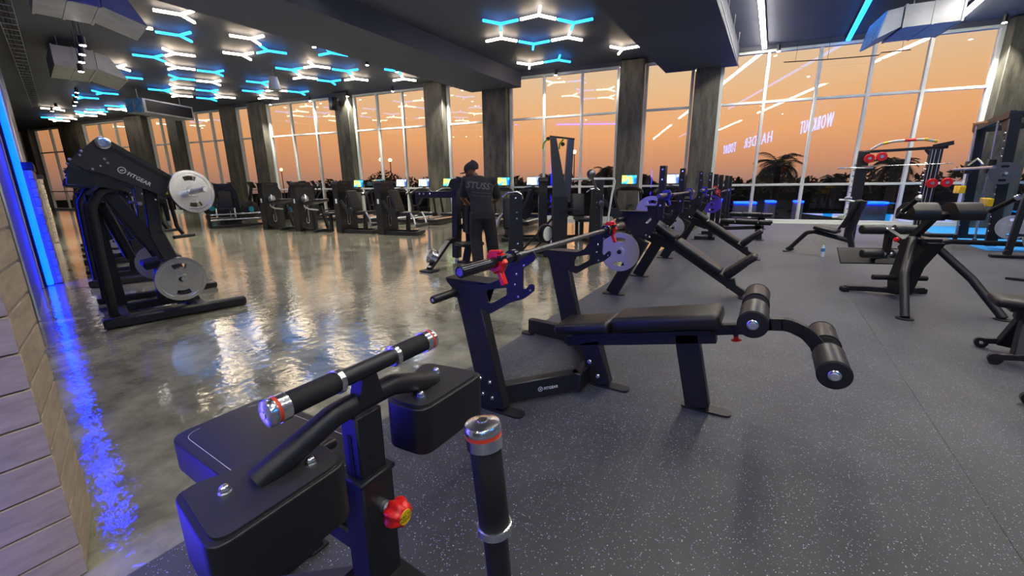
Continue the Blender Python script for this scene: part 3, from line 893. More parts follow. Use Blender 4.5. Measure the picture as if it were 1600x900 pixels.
for k_ in (0.2, 2.1):
    c = f0 + fa * k_
    mb = MB(); mb.cyl((c.x, c.y, 4.98), (c.x, c.y, 5.4), 0.01, 6); obj('hanger_rod', mb, 'galv', t)
t = thing('cable_tray', 'long dark cable tray hung along the ceiling at the left wall', 'cable tray', (-12.6, 3.06, 4.9))
a, b = Vector((-9.5, 1.95, 4.95)), Vector((-28.5, 6.2, 4.95)); s_ = Vector((0.21, 0.977, 0))
for o_ in (-0.13, 0.13):
    mb = MB(); mb.beam(a + s_ * o_, b + s_ * o_, 0.012, 0.07); obj('rail', mb, 'galv', t)
for k in range(40):
    c = a.lerp(b, (k + .5) / 40); mb = MB(); mb.beam(c - s_ * .13, c + s_ * .13, 0.03, 0.012, bev=0); obj('rung', mb, 'galv', t)
for o_ in (-0.07, 0.0, 0.06):
    mb = MB(); mb.tube([a + s_ * o_ + Vector((0, 0, .03)), b + s_ * o_ + Vector((0, 0, .03))], 0.025, 6); obj('cable', mb, 'ledge', t)
for k in range(8):
    c = a.lerp(b, (k + .5) / 8)
    mb = MB(); mb.cyl(c, c + Vector((0, 0, 0.45)), 0.006, 5); obj('hanger_rod', mb, 'galv', t)
# thin wire runs on the right part of the ceiling
mb = MB()
mb.tube([(-1.36, 6.5, 5.05), (-1.36, 16.0, 4.83)], 0.012, 6)
for y in (7.5, 9, 10.5, 12, 13.5, 15):
    mb.tube([(-1.36, y, 5.0 - (y - 6.5) * 0.02), (-1.30, y - 0.5, 5.4)], 0.006, 5)
lone('ceiling_cable', mb, 'galv', (-1.36, 16.0, 4.83), 'thin bare cable along the dropped beam beside the white light bar', 'cable')
mb = MB(); mb.tube([WP(2.0, 4.80, 0.42), WP(0.9, 4.76, 0.42), WP(-0.3, 4.74, 0.42), WP(-0.35, 4.80, .42), WP(-1.0, 4.80, 0.42)], 0.014, 6)
for s in (1.7, 0.9, -0.8): mb.cyl(WP(s, 4.77, 0.42), WP(s, 5.39, 0.42), 0.005, 5)
lone('conduit_pipe', mb, 'black', WP(1, 4.75, 0.42), 'thin dark conduit hung before the top panes of the right windows', 'pipe')
t = thing('loudspeaker', 'black loudspeaker bracketed to a concrete column near the ceiling', 'loudspeaker', WP(18.95, 4.7, 0.7))
mb = MB(); mb.box(WP(18.95, 4.85, 0.72), (0.34, 0.3, 0.5), Matrix.Rotation(R(-12), 3, 'Z'), 0.02, 2); obj('cabinet', mb, 'plastic', t)
mb = MB(); mb.beam(WP(18.95, 4.9, 0.385), WP(18.95, 4.9, 0.56), 0.06, 0.2); obj('bracket', mb, 'black', t)
t = thing('pendant_cylinder', 'dark cone shaped pendant hung on a wire between the Y lights', 'pendant', (-15.6, 9.5, 4.95))
mb = MB(); mb.lathe((-15.6, 9.5, 4.72), (0, 0, 1), [(0, 0.22), (0.42, 0.13), (0.44, 0.02)], 16); obj('shade', mb, 'galv', t)
mb = MB(); mb.cyl((-15.6, 9.5, 5.14), (-15.6, 9.5, 5.4), 0.006, 6); obj('wire', mb, 'galv', t)

# neon words on the right wall, seen mirrored in the windows
def neon(word, y0, y1, z0, h):
    t = thing('neon_sign', 'blue glowing wall lettering that reads %s, mirrored in the windows' % word, 'neon sign', (XR, y0, z0), 0, 'neon words on the right wall')
    me = text_mesh(word, 1.0, 0.02, space=1.25, bold=-0.012)
    xs_ = [v.co.x for v in me.vertices]; ys_ = [v.co.y for v in me.vertices]
    fx, fy = abs(y1 - y0) / (max(xs_) - min(xs_)), h / (max(ys_) - min(ys_))
    for v in me.vertices:
        v.co = Vector((-0.04 - v.co.z, -(v.co.x - min(xs_)) * fx, (v.co.y - min(ys_)) * fy))
    me.materials.append(M['neon'])
    o = bpy.data.objects.new('letters', me); COL.objects.link(o); o.parent = t
neon('WORKOUT', 2.8, -1.35, 4.42, 0.8)
neon('HARDER', -6.2, -12.7, 4.36, 0.85)
neon('TODAY', -15.2, -19.6, 4.25, 0.9)
# blue light strip low on the right wall, over the turf
t = thing('light_strip', 'blue strip added along the foot of the last window to brighten the blue turf', 'light strip', WP(-5, 0.1, 0.2))  # strip added so that the turf glows a stronger blue
mb = MB(); mb.beam(WP(-6.9, 0.11, 0.17), WP(-4.0, 0.11, 0.17), 0.05, 0.06, bev=0.01); obj('diffuser', mb, 'led_blue', t)
mb = MB(); mb.beam(WP(-6.9, 0.05, 0.17), WP(-4.0, 0.05, 0.17), 0.08, 0.06, bev=0.004); obj('channel', mb, 'ledge', t)
t = thing('light_strip', 'blue light strip low on the right wall over the blue turf', 'light strip', (XR - 0.06, 12.5, 0.3))
mb = MB(); mb.box((XR - 0.04, 12.5, 0.3), (0.06, 9.5, 0.05), bev=0.01); obj('diffuser', mb, 'led_blue', t)
mb = MB(); mb.box((XR - 0.015, 12.5, 0.3), (0.03, 9.6, 0.09), bev=0.004); obj('channel', mb, 'ledge', t)

# ================================================================== EQUIPMENT
def xz(poly, y, th, mb, hole=None):
    """plate standing in the x-z plane at y"""
    return mb.prism(poly, (0, y, 0), (1, 0, 0), (0, 0, 1), th, hole)

def grip_end(mb_c, mb_o, p, ax, r):
    """chrome end cap with an orange ring; p at the outer face, ax points outwards"""
    ax = Vector(ax).normalized(); p = Vector(p)
    mb_c.lathe(p, -ax, [(0, r * 0.55), (0.003, r * 0.92), (0.006, r), (0.014, r), (0.014, r * 0.93), (0.020, r * 0.93), (0.020, r), (0.036, r)], 28)
    mb_c.lathe(p, ax, [(-0.001, r * 0.30), (0.0015, r * 0.27)], 14)
    mb_o.lathe(p, -ax, [(0.0141, r * 0.97), (0.0199, r * 0.97)], 28)

# ---------------------------------------------------------------- foreground thigh hold-down bench
def hold_down_bench():
    t = thing('abdominal_bench', 'black bench nearest the camera with two bolted thigh pads, cross handle and red knob', 'exercise bench', (-0.67, 0.5, 0))
    yc = 0.4985
    # mast, sleeve and base
    mb = MB()
    mx0, mx1 = -0.70, -0.648
    # inner upright with a slot in its left face and adjusting holes in the front
    mb.box((-0.672, yc, 0.80), (0.052, 0.066, 0.215), bev=0.004)
    up = obj('upright', mb, 'black', t)
    mb = MB()
    mb.box((-0.672, yc - 0.0335, 0.80), (0.014, 0.002, 0.13), bev=0.003); obj('slot', mb, 'foam', up)
    for z in (0.775, 0.805):
        mb = MB(); mb.lathe((-0.6455, yc, z), (1, 0, 0), [(0, 0.008), (0.0008, 0.008)], 14); obj('adjusting_hole', mb, 'foam', up)
    mb = MB()
    mb.box((-0.672, yc, 0.615), (0.068, 0.084, 0.30), bev=0.005)
    mb.box((-0.672, yc, 0.762), (0.076, 0.092, 0.012), bev=0.003)
    obj('sleeve', mb, 'black', t)
    mb = MB()
    mb.beam((-0.73, yc, 0.47), (-0.28, yc, 0.43), 0.11, 0.07, bev=0.006)       # main beam towards the standing handles
    mb.beam((-0.70, yc, 0.47), (-0.70, yc, 0.02), 0.09, 0.08, bev=0.006)
    mb.beam((-0.66, yc, 0.47), (-1.30, yc, 0.05), 0.07, 0.06, bev=0.006)
    obj('main_beam', mb, 'black', t)
    mb = MB(); mb.tube([(-0.62, yc - 0.1, 0.36), (-0.86, yc - 0.07, 0.36), (-1.25, yc + 0.02, 0.06), (-1.42, yc + 0.05, 0.05)], 0.03, 14, 0.12); obj('brace_tube', mb, 'black', t)
    mb = MB()
    mb.box((-1.36, yc, 0.03), (0.07, 0.52, 0.05), bev=0.006); mb.box((-0.34, yc, 0.03), (0.07, 0.56, 0.05), bev=0.006)
    mb.beam((-0.34, yc, 0.42), (-0.34, yc, 0.03), 0.07, 0.06, bev=0.005)
    mb.beam((-1.36, yc, 0.04), (-0.34, yc, 0.04), 0.06, 0.05, bev=0.005)
    obj('base_frame', mb, 'black', t)
    for y in (yc - 0.24, yc + 0.24):
        for x in (-1.36, -0.34):
            mb = MB(); mb.box((x, y, 0.006), (0.085, 0.07, 0.012), bev=0.003); obj('rubber_foot', mb, 'foam', t)
    # bent carrier tube
    mb = MB(); mb.tube([(-0.672, 0.285, 0.878), (-0.662, 0.35, 0.905), (-0.655, 0.425, 0.934), (-0.655, yc, 0.936), (-0.655, 0.572, 0.934), (-0.662, 0.645, 0.905), (-0.672, 0.715, 0.878)], 0.0225, 20, 0.07); obj('carrier_tube', mb, 'black', t)
    # plates with their pads
    for s in (0, 1):
        def my(y): return y if s == 0 else 2 * yc - y
        poly = [(-0.762, my(0.212)), (-0.594, my(0.188)), (-0.598, my(0.396)), (-0.70, my(0.403))]
        if s: poly.reverse()
        pp = rpoly(poly, 0.03, 6)
        mb = MB(); mb.prism(pp, (0, 0, 0.877), (1, 0, 0), (0, 1, 0), 0.006); bp = obj('backing_plate', mb, 'plate_paint', t)
        c = Vector((sum(p[0] for p in poly) / 4, sum(p[1] for p in poly) / 4))
        big = [tuple(c + (Vector(p) - c) * 1.10) for p in pp]
        mb = MB(); mb.soft(big, 0.762, 0.8745, 0.032, 6); obj('thigh_pad', mb, 'vinyl', t, 50)
        mb = MB(); mb.soft([tuple(c + (Vector(p) - c) * 1.02) for p in pp], 0.868, 0.8755, 0.003, 2); obj('piping', mb, 'plastic', bp)
        for bx, by in ((-0.690, 0.247), (-0.637, 0.361)):
            mb = MB()
            mb.lathe((bx, my(by), 0.880), (0, 0, 1), [(0, 0.0105), (0.002, 0.0105), (0.002, 0.0075), (0.009, 0.0075), (0.012, 0.006), (0.0135, 0.003)], 16)
            mb.lathe((bx, my(by), 0.881), (0, 0, 1), [(0.001, 0.009), (0.0065, 0.009)], 6)
            obj('dome_nut', mb, 'chrome', bp)
    # cross handle
    hx, hz = -0.644, 1.002
    mb = MB(); mb.prism(rpoly([(yc - 0.032, 0.935), (yc + 0.03, 0.935), (yc + 0.018, 0.99), (yc - 0.016, 0.99)], 0.004), (hx - 0.004, 0, 0), (0, 1, 0), (0, 0, 1), 0.03); obj('handle_bracket', mb, 'black', t)
    mb = MB(); mb.cyl((hx, 0.31, hz), (hx, 0.69, hz), 0.0165, 20); hb = obj('cross_handle', mb, 'black', t)
    for y0, y1, e in ((0.328, 0.436, -1), (0.573, 0.668, 1)):
        mb = MB(); mb.lathe((hx, y0, hz), (0, 1, 0), [(0, 0.019), (0.002, 0.0205), (y1 - y0 - 0.002, 0.0205), (y1 - y0, 0.019)], 24); obj('foam_grip', mb, 'foam', hb)
        yi = y1 if e < 0 else y0
        mb = MB(); mb.lathe((hx, yi - 0.006, hz), (0, 1, 0), [(0, 0.021), (0.001, 0.023), (0.011, 0.023), (0.012, 0.021)], 26); obj('chrome_ring', mb, 'chrome', hb)
        mc, mo = MB(), MB()
        grip_end(mc, mo, (hx, 0.301 if e < 0 else 0.694, hz), (0, e, 0), 0.0235)
        obj('end_cap', mc, 'chrome', hb); obj('orange_ring', mo, 'orange', hb)
    # red adjusting knob
    kx, kz = -0.637, 0.682
    mb = MB(); mb.lathe((kx - 0.004, yc + 0.008, kz), (1, 0, 0), [(0, 0.013), (0.014, 0.013), (0.014, 0.010), (0.03, 0.010)], 14); kp = obj('pull_pin', mb, 'steel', t)
    mb = MB()
    n = 42
    prof = [(0.020, 0.62), (0.024, 0.86), (0.034, 1.0), (0.046, 0.96), (0.058, 0.76), (0.062, 0.60)]
    verts, faces = [], []
    for x_, f in prof:
        for k in range(n):
            a = 2 * math.pi * k / n
            r_ = 0.029 * f * (1 + 0.10 * math.cos(7 * a) * (0.3 + f))
            verts.append(Vector((kx + x_, yc + 0.008 + r_ * math.cos(a), kz + r_ * math.sin(a))))
    for i in range(len(prof) - 1):
        for k in range(n):
            faces.append((i * n + k, i * n + (k + 1) % n, (i + 1) * n + (k + 1) % n, (i + 1) * n + k))
    faces.append(tuple(reversed(range(n)))); faces.append(tuple(range((len(prof) - 1) * n, len(prof) * n)))
    mb._add(verts, faces); kn = obj('red_knob', mb, 'red', t)
    mb = MB(); mb.lathe((kx + 0.0622, yc + 0.008, kz), (1, 0, 0), [(0, 0.0165), (0.0012, 0.016)], 26); obj('yellow_disc', mb, 'yellow', kn)
    text('knob_text', 'PULL TO\nADJUST', 0.0085, 'ledge', kn, (kx + 0.0637, yc + 0.008, kz + 0.001), (0, 1, 0), (0, 0, 1), 0.0002, 'CENTER')
    # seat pad beyond the mast
    mb = MB(); mb.soft(rpoly([(-1.315, 0.368), (-0.78, 0.352), (-0.78, 0.645), (-1.315, 0.628)], 0.05, 6), 0.615, 0.702, 0.028, 4); st = obj('seat_pad', mb, 'vinyl', t, 50)
    mb = MB(); pl = [(-1.287, 0.395), (-0.80, 0.378), (-0.80, 0.62), (-1.287, 0.602)]
    mb.tube([(x, y, 0.7015) for x, y in rpoly(pl, 0.04, 6)], 0.0009, 5); obj('stitching', mb, 'rope', st)
    mb = MB(); mb.beam((-0.70, yc, 0.58), (-1.2, yc, 0.60), 0.06, 0.05, bev=0.005); mb.box((-1.0, yc, 0.612), (0.36, 0.2, 0.008), bev=0.002); obj('seat_bracket', mb, 'black', t)
    mb = MB(); mb.lathe((-0.86, yc - 0.02, 0.735), (0, 1, 0), [(0, 0.012), (0.07, 0.014), (0.075, 0.011)], 14); obj('pivot_bush', mb, 'plastic', t)
    # standing handle towards the camera
    mb = MB(); mb.tube([(-0.296, 0.405, 1.03), (-0.279, 0.405, 0.86), (-0.270, 0.407, 0.72), (-0.31, 0.43, 0.50), (-0.34, yc - 0.02, 0.42)], 0.0175, 20, 0.09); sh = obj('standing_handle', mb, 'black', t)
    ax = (Vector((-0.296, 0.405, 1.03)) - Vector((-0.279, 0.405, 0.86))).normalized()
    top = Vector((-0.2965, 0.405, 1.045))
    mb = MB(); mb.lathe(top - ax * 0.036, -ax, [(0, 0.020), (0.002, 0.0215), (0.122, 0.0215), (0.124, 0.020)], 26); obj('foam_grip', mb, 'foam', sh)
    mb = MB(); mb.lathe(top - ax * 0.156, -ax, [(0, 0.0225), (0.001, 0.0245), (0.012, 0.0245), (0.013, 0.0225)], 28); obj('chrome_ring', mb, 'chrome', sh)
    mc, mo = MB(), MB(); grip_end(mc, mo, top, ax, 0.025); obj('end_cap', mc, 'chrome', sh); obj('orange_ring', mo, 'orange', sh)
    return t
hold_down_bench()

# ---------------------------------------------------------------- olympic benches
def olympic_bar(p, ax_y0, ax_y1, x, z, label, sleeve='blackbar'):
    t = thing('barbell', label, 'barbell', (x, (ax_y0 + ax_y1) / 2, z))
    c = (ax_y0 + ax_y1) / 2
    mb = MB(); mb.cyl((x, c - 0.66, z), (x, c + 0.66, z), 0.0145, 16); obj('shaft', mb, 'bar', t)
    for s, y in ((-1, ax_y0), (1, ax_y1)):
        mb = MB(); mb.lathe((x, y, z), (0, -s, 0), [(0, 0.021), (0.003, 0.025), (0.40, 0.025), (0.40, 0.037), (0.43, 0.037), (0.432, 0.026), (0.46, 0.022)], 22); obj('sleeve', mb, sleeve, t)
        mb = MB(); mb.lathe((x, y, z), (0, s, 0), [(0, 0.017), (0.001, 0.016)], 16); obj('end_disc', mb, 'bar', t)
    return t

def collar(x, y, z, m, label, group):
    t = thing('barbell_collar', label, 'barbell collar', (x, y, z), 0, group)
    mb = MB()
    n = 32; verts, faces = [], []
    prof = [(-0.022, 0.0262), (-0.022, 0.043), (-0.012, 0.052), (0.012, 0.052), (0.022, 0.043), (0.022, 0.0262)]
    for y_, r in prof:
        for k in range(n):
            a = 2 * math.pi * k / n; rr = r * (1 + (0.08 if r > 0.03 else 0) * math.cos(8 * a))
            verts.append(Vector((x + rr * math.cos(a), y + y_, z + rr * math.sin(a))))
    for i in range(len(prof) - 1):
        for k in range(n):
            faces.append((i * n + k, i * n + (k + 1) % n, (i + 1) * n + (k + 1) % n, (i + 1) * n + k))
    mb._add(verts, faces); obj('ring', mb, m, t)
    mb = MB(); mb.beam((x + 0.02, y, z - 0.045), (x + 0.045, y, z - 0.105), 0.034, 0.022, bev=0.004); obj('lever', mb, m, t)
    mb = MB(); mb.beam((x - 0.03, y - 0.005, z + 0.045), (x + 0.035, y - 0.005, z + 0.05), 0.03, 0.016, bev=0.004); obj('top_latch', mb, m, t)
    mb = MB(); mb.box((x + 0.03, y, z + 0.02), (0.03, 0.047, 0.03), bev=0.004); obj('cam_block', mb, 'plastic', t)
    return t

def foot_plate(mb, c, L, W, az=0):
    m = Matrix.Rotation(az, 4, 'Z')
    pts = [m @ Vector((p[0], p[1], 0)) + Vector(c) for p in rpoly(rect(-L / 2, -W / 2, L / 2, W / 2), min(L, W) * 0.45, 5)]
    mb.prism([(p.x, p.y) for p in pts], (0, 0, 0.006), (1, 0, 0), (0, 1, 0), 0.012)

def logo(parent, p, u, v, h, m='white'):
    u, v = Vector(u).normalized(), Vector(v).normalized(); w = u.cross(v); p = Vector(p)
    mb = MB(); r = h * 0.62
    c = p + u * r + v * h * 0.36
    n = 28
    outer = [(math.cos(2 * math.pi * k / n) * r, math.sin(2 * math.pi * k / n) * r) for k in range(n)]
    inner = [(a * 0.80, b * 0.80) for a, b in outer]
    mb.prism(outer, c, u, v, 0.0012, [inner])
    # the flowing double stroke inside the ring
    for pts in ([(-0.42, -0.42), (-0.25, 0.05), (0.0, 0.30), (0.5, 0.36), (0.5, 0.20), (0.08, 0.14), (-0.12, -0.08)],
                [(-0.36, -0.45), (-0.10, -0.12), (0.40, -0.06), (0.34, -0.22), (0.0, -0.26), (-0.16, -0.42)]):
        mb.prism([(a * r, b * r) for a, b in pts], c, u, v, 0.0012)
    obj('logo_emblem', mb, m, parent)
    text('logo_text', 'FITGEAR', h, m, parent, p + u * (2.45 * r), u, v, 0.0006, bold=h * 0.012)

def decline_bench():
    t = thing('decline_bench', 'black decline bench press with two padded foot rollers and a barbell racked low', 'weight bench', (-0.85, 2.58, 0))
    yc, yn, yf = 2.58, 1.95, 3.21
    plate = [(-1.629, 0.796), (-1.466, 0.792), (-1.303, 0.810), (-1.244, 0.837), (-1.196, 0.907), (-1.168, 0.949), (-1.110, 0.962), (-1.085, 0.975), (-1.03, 1.012), (-1.012, 0.985), (-1.03, 0.955), (-1.092, 0.916),
             (-1.094, 0.813), (-1.079, 0.798), (-1.045, 0.836), (-1.025, 0.832), (-1.025, 0.798), (-1.08, 0.751), (-1.181, 0.709), (-1.308, 0.629), (-1.343, 0.639), (-1.56, 0.73)]
    hole = rpoly([(-1.335, 0.765), (-1.195, 0.798), (-1.195, 0.755), (-1.30, 0.690), (-1.325, 0.695)], 0.012, 3)
    for y in (yn, yf):
        mb = MB(); mb.beam((-1.315, y, 0.012), (-1.50, y, 0.79), 0.075, 0.165, up=(1, 0, 0.24), bev=0.006); up = obj('upright', mb, 'black', t)
        mb = MB(); foot_plate(mb, (-1.27, y + 0.0, 0), 0.30, 0.09); obj('foot_plate', mb, 'black', up)
        mb = MB(); xz(rpoly(plate, 0.012, 3), y - 0.044, 0.012, mb, [hole]); rk = obj('rack_plate', mb, 'black', t)
        mb = MB(); mb.prism(rpoly(rect(-1.64, y - 0.05, -1.31, y + 0.09), 0.03), (0, 0, 0.802), (1, 0, 0), (0, 1, 0), 0.012); mb.beam((-1.62, y + 0.08, .79), (-1.38, y + 0.08, 0.70), 0.01, 0.1); obj('shelf_plate', mb, 'black', rk)
        mb = MB()
        for bx, bz in ((-1.06, 0.99), (-1.085, 0.93), (-1.13, 0.88), (-1.045, 0.80), (-1.12, 0.755), (-1.14, 0.82)):
            bolt(mb, (bx, y - 0.05, bz), (0, -1, 0), 0.007, 0.004)
        for bx, bz in ((-1.40, 0.20), (-1.33, 0.19), (-1.385, 0.10), (-1.315, 0.09)):
            bolt(mb, (bx, y - 0.038, bz), (0, -1, 0), 0.013, 0.012)
        o = obj('bolts', mb, 'chrome', up); o['kind'] = 'stuff'
        s = -1 if y == yn else 1
        mb = MB(); mb.lathe((-1.56, y + s * 0.04, 0.725), (0, s, 0), [(0, 0.032), (0.012, 0.032), (0.012, 0.0235), (0.205, 0.0235), (0.21, 0.02)], 18); pg = obj('storage_peg', mb, 'black', t)
        mb = MB(); mb.lathe((-1.56, y + s * 0.251, 0.725), (0, s, 0), [(0, 0.01), (0.001, 0.009)], 12); obj('peg_cap', mb, 'steel', pg)
    # base frame: two legs run back, then converge under the bench
    mb = MB()
    for s, y in ((-1, yn), (1, yf)):
        mb.beam((-1.78, y + s * 0.02, 0.085), (-1.28, y + 0.03 * -s, 0.085), 0.07, 0.13, bev=0.006)
        mb.beam((-1.33, y - s * 0.02, 0.085), (-0.97, yc + s * 0.17, 0.085), 0.07, 0.13, bev=0.006)
    mb.beam((-0.965, yc - 0.22, 0.085), (-0.965, yc + 0.22, 0.085), 0.07, 0.13, bev=0.006)
    bf = obj('base_frame', mb, 'black', t)
    mb = MB(); foot_plate(mb, (-1.80, yf + 0.02, 0), 0.12, 0.09); foot_plate(mb, (-1.80, yn - 0.02, 0), 0.12, 0.09); obj('foot_plate', mb, 'black', bf)
    a = Vector((-1.33, yn + 0.02, 0.085)); b = Vector((-0.97, yc - 0.17, 0.085)); d = (b - a).normalized()
    nrm = Vector((d.y, -d.x, 0))
    logo(bf, a + d * 0.27 + nrm * 0.0365 - Vector((0, 0, 0.012)), d, (0, 0, 1), 0.026)
    mb = MB()
    for p in ((-0.92, yc - 0.085, 0.19), (-0.86, yc - 0.085, 0.10)):
        bolt(mb, p, (0, -1, 0), 0.016, 0.012)
    o = obj('bolts', mb, 'chrome', bf); o['kind'] = 'stuff'
    # bench post, beam and front leg
    mb = MB(); mb.beam((-0.86, yc, 0.012), (-0.95, yc, 0.31), 0.075, 0.14, up=(1, 0, 0.3), bev=0.006); p2 = obj('rear_post', mb, 'black', t)
    mb = MB(); foot_plate(mb, (-0.80, yc, 0), 0.26, 0.085); obj('foot_plate', mb, 'black', p2)
    mb = MB(); mb.beam((-0.245, yc, 0.012), (-0.345, yc, 0.47), 0.075, 0.135, up=(1, 0, 0.22), bev=0.006); fl_ = obj('front_leg', mb, 'black', t)
    mb = MB(); foot_plate(mb, (-0.20, yc, 0), 0.28, 0.09); obj('foot_plate', mb, 'black', fl_)
    mb = MB(); mb.beam((-1.11, yc, 0.285), (-0.185, yc, 0.48), 0.075, 0.075, bev=0.005); bm_ = obj('bench_beam', mb, 'black', t)
    mb = MB(); mb.beam((-1.06, yc, 0.335), (-0.21, yc, 0.513), 0.12, 0.03, bev=0.003); obj('pad_plate', mb, 'black', bm_)
    mb = MB(); mb.padbeam((-1.165, yc, 0.383), (-0.785, yc, 0.462), 0.29, 0.075, r=0.03); obj('head_pad', mb, 'vinyl', t, 50)
    mb = MB(); mb.padbeam((-0.775, yc, 0.482), (-0.165, yc, 0.605), 0.29, 0.095, r=0.034); obj('back_pad', mb, 'vinyl', t, 50)
    # leg hold
    mb = MB(); mb.beam((-0.22, yc, 0.513), (0.0, yc, 0.56), 0.05, 0.06, bev=0.004)
    pts = arc_path([(-0.05, yc, 0.565), (0.07, yc, 0.597), (0.15, yc, 0.607), (0.235, yc, 0.575), (0.345, yc, 0.455)], 0.12, 8)
    for i in range(len(pts) - 1):
        mb.beam(pts[i], pts[i + 1] + (pts[i + 1] - pts[i]) * 0.1, 0.045, 0.065, bev=0)
    arm = obj('roller_arm', mb, 'black', t)
    mb = MB(); mb.lathe((-0.095, yc - 0.01, 0.565), (0.15, 0, -1), [(0, 0.018), (0.05, 0.018), (0.05, 0.013), (0.065, 0.013)], 14); pk = obj('pull_pin', mb, 'plastic', t)
    mb = MB(); mb.lathe((-0.085, yc - 0.01, 0.502), (0.15, 0, -1), [(0, 0.012), (0.018, 0.012), (0.022, 0.026), (0.028, 0.026), (0.031, 0.018)], 18); obj('red_knob', mb, 'red', pk)
    for cx, cz in ((-0.010, 0.675), (0.335, 0.490)):
        mb = MB(); mb.cyl((cx, yc - 0.35, cz), (cx, yc + 0.35, cz), 0.016, 12); ax = obj('roller_axle', mb, 'steel', t)
        for s in (-1, 1):
            y0 = yc + s * 0.06
            mb = MB(); mb.lathe((cx, y0, cz), (0, s, 0), [(0, 0.058), (0.006, 0.068), (0.25, 0.068), (0.262, 0.063)], 30); rl = obj('foam_roller', mb, 'roller', ax, 30)
            for yy in (y0 + s * 0.258, y0 + s * 0.001):
                mb = MB(); mb.lathe((cx, yy, cz), (0, s, 0), [(0, 0.0692), (0.006, 0.0692), (0.012, 0.062), (0.013, 0.02)], 30); obj('roller_end', mb, 'foam', rl)
            mb = MB(); mb.lathe((cx, y0 + s * 0.270, cz), (0, s, 0), [(0, 0.026), (0.004, 0.026), (0.007, 0.021), (0.007, 0.010), (0.004, 0.008)], 24); obj('hub_cap', mb, 'chrome', rl)
    return t
decline_bench()
olympic_bar(None, 1.313, 3.513, -1.05, 1.005, 'black barbell racked on the decline bench, held by red collars')
collar(-1.05, 1.585, 1.005, 'red', 'red collar on the near sleeve of the decline bench barbell', 'red barbell collars')
collar(-1.05, 3.20, 1.005, 'red', 'red collar on the far sleeve of the decline bench barbell', 'red barbell collars')

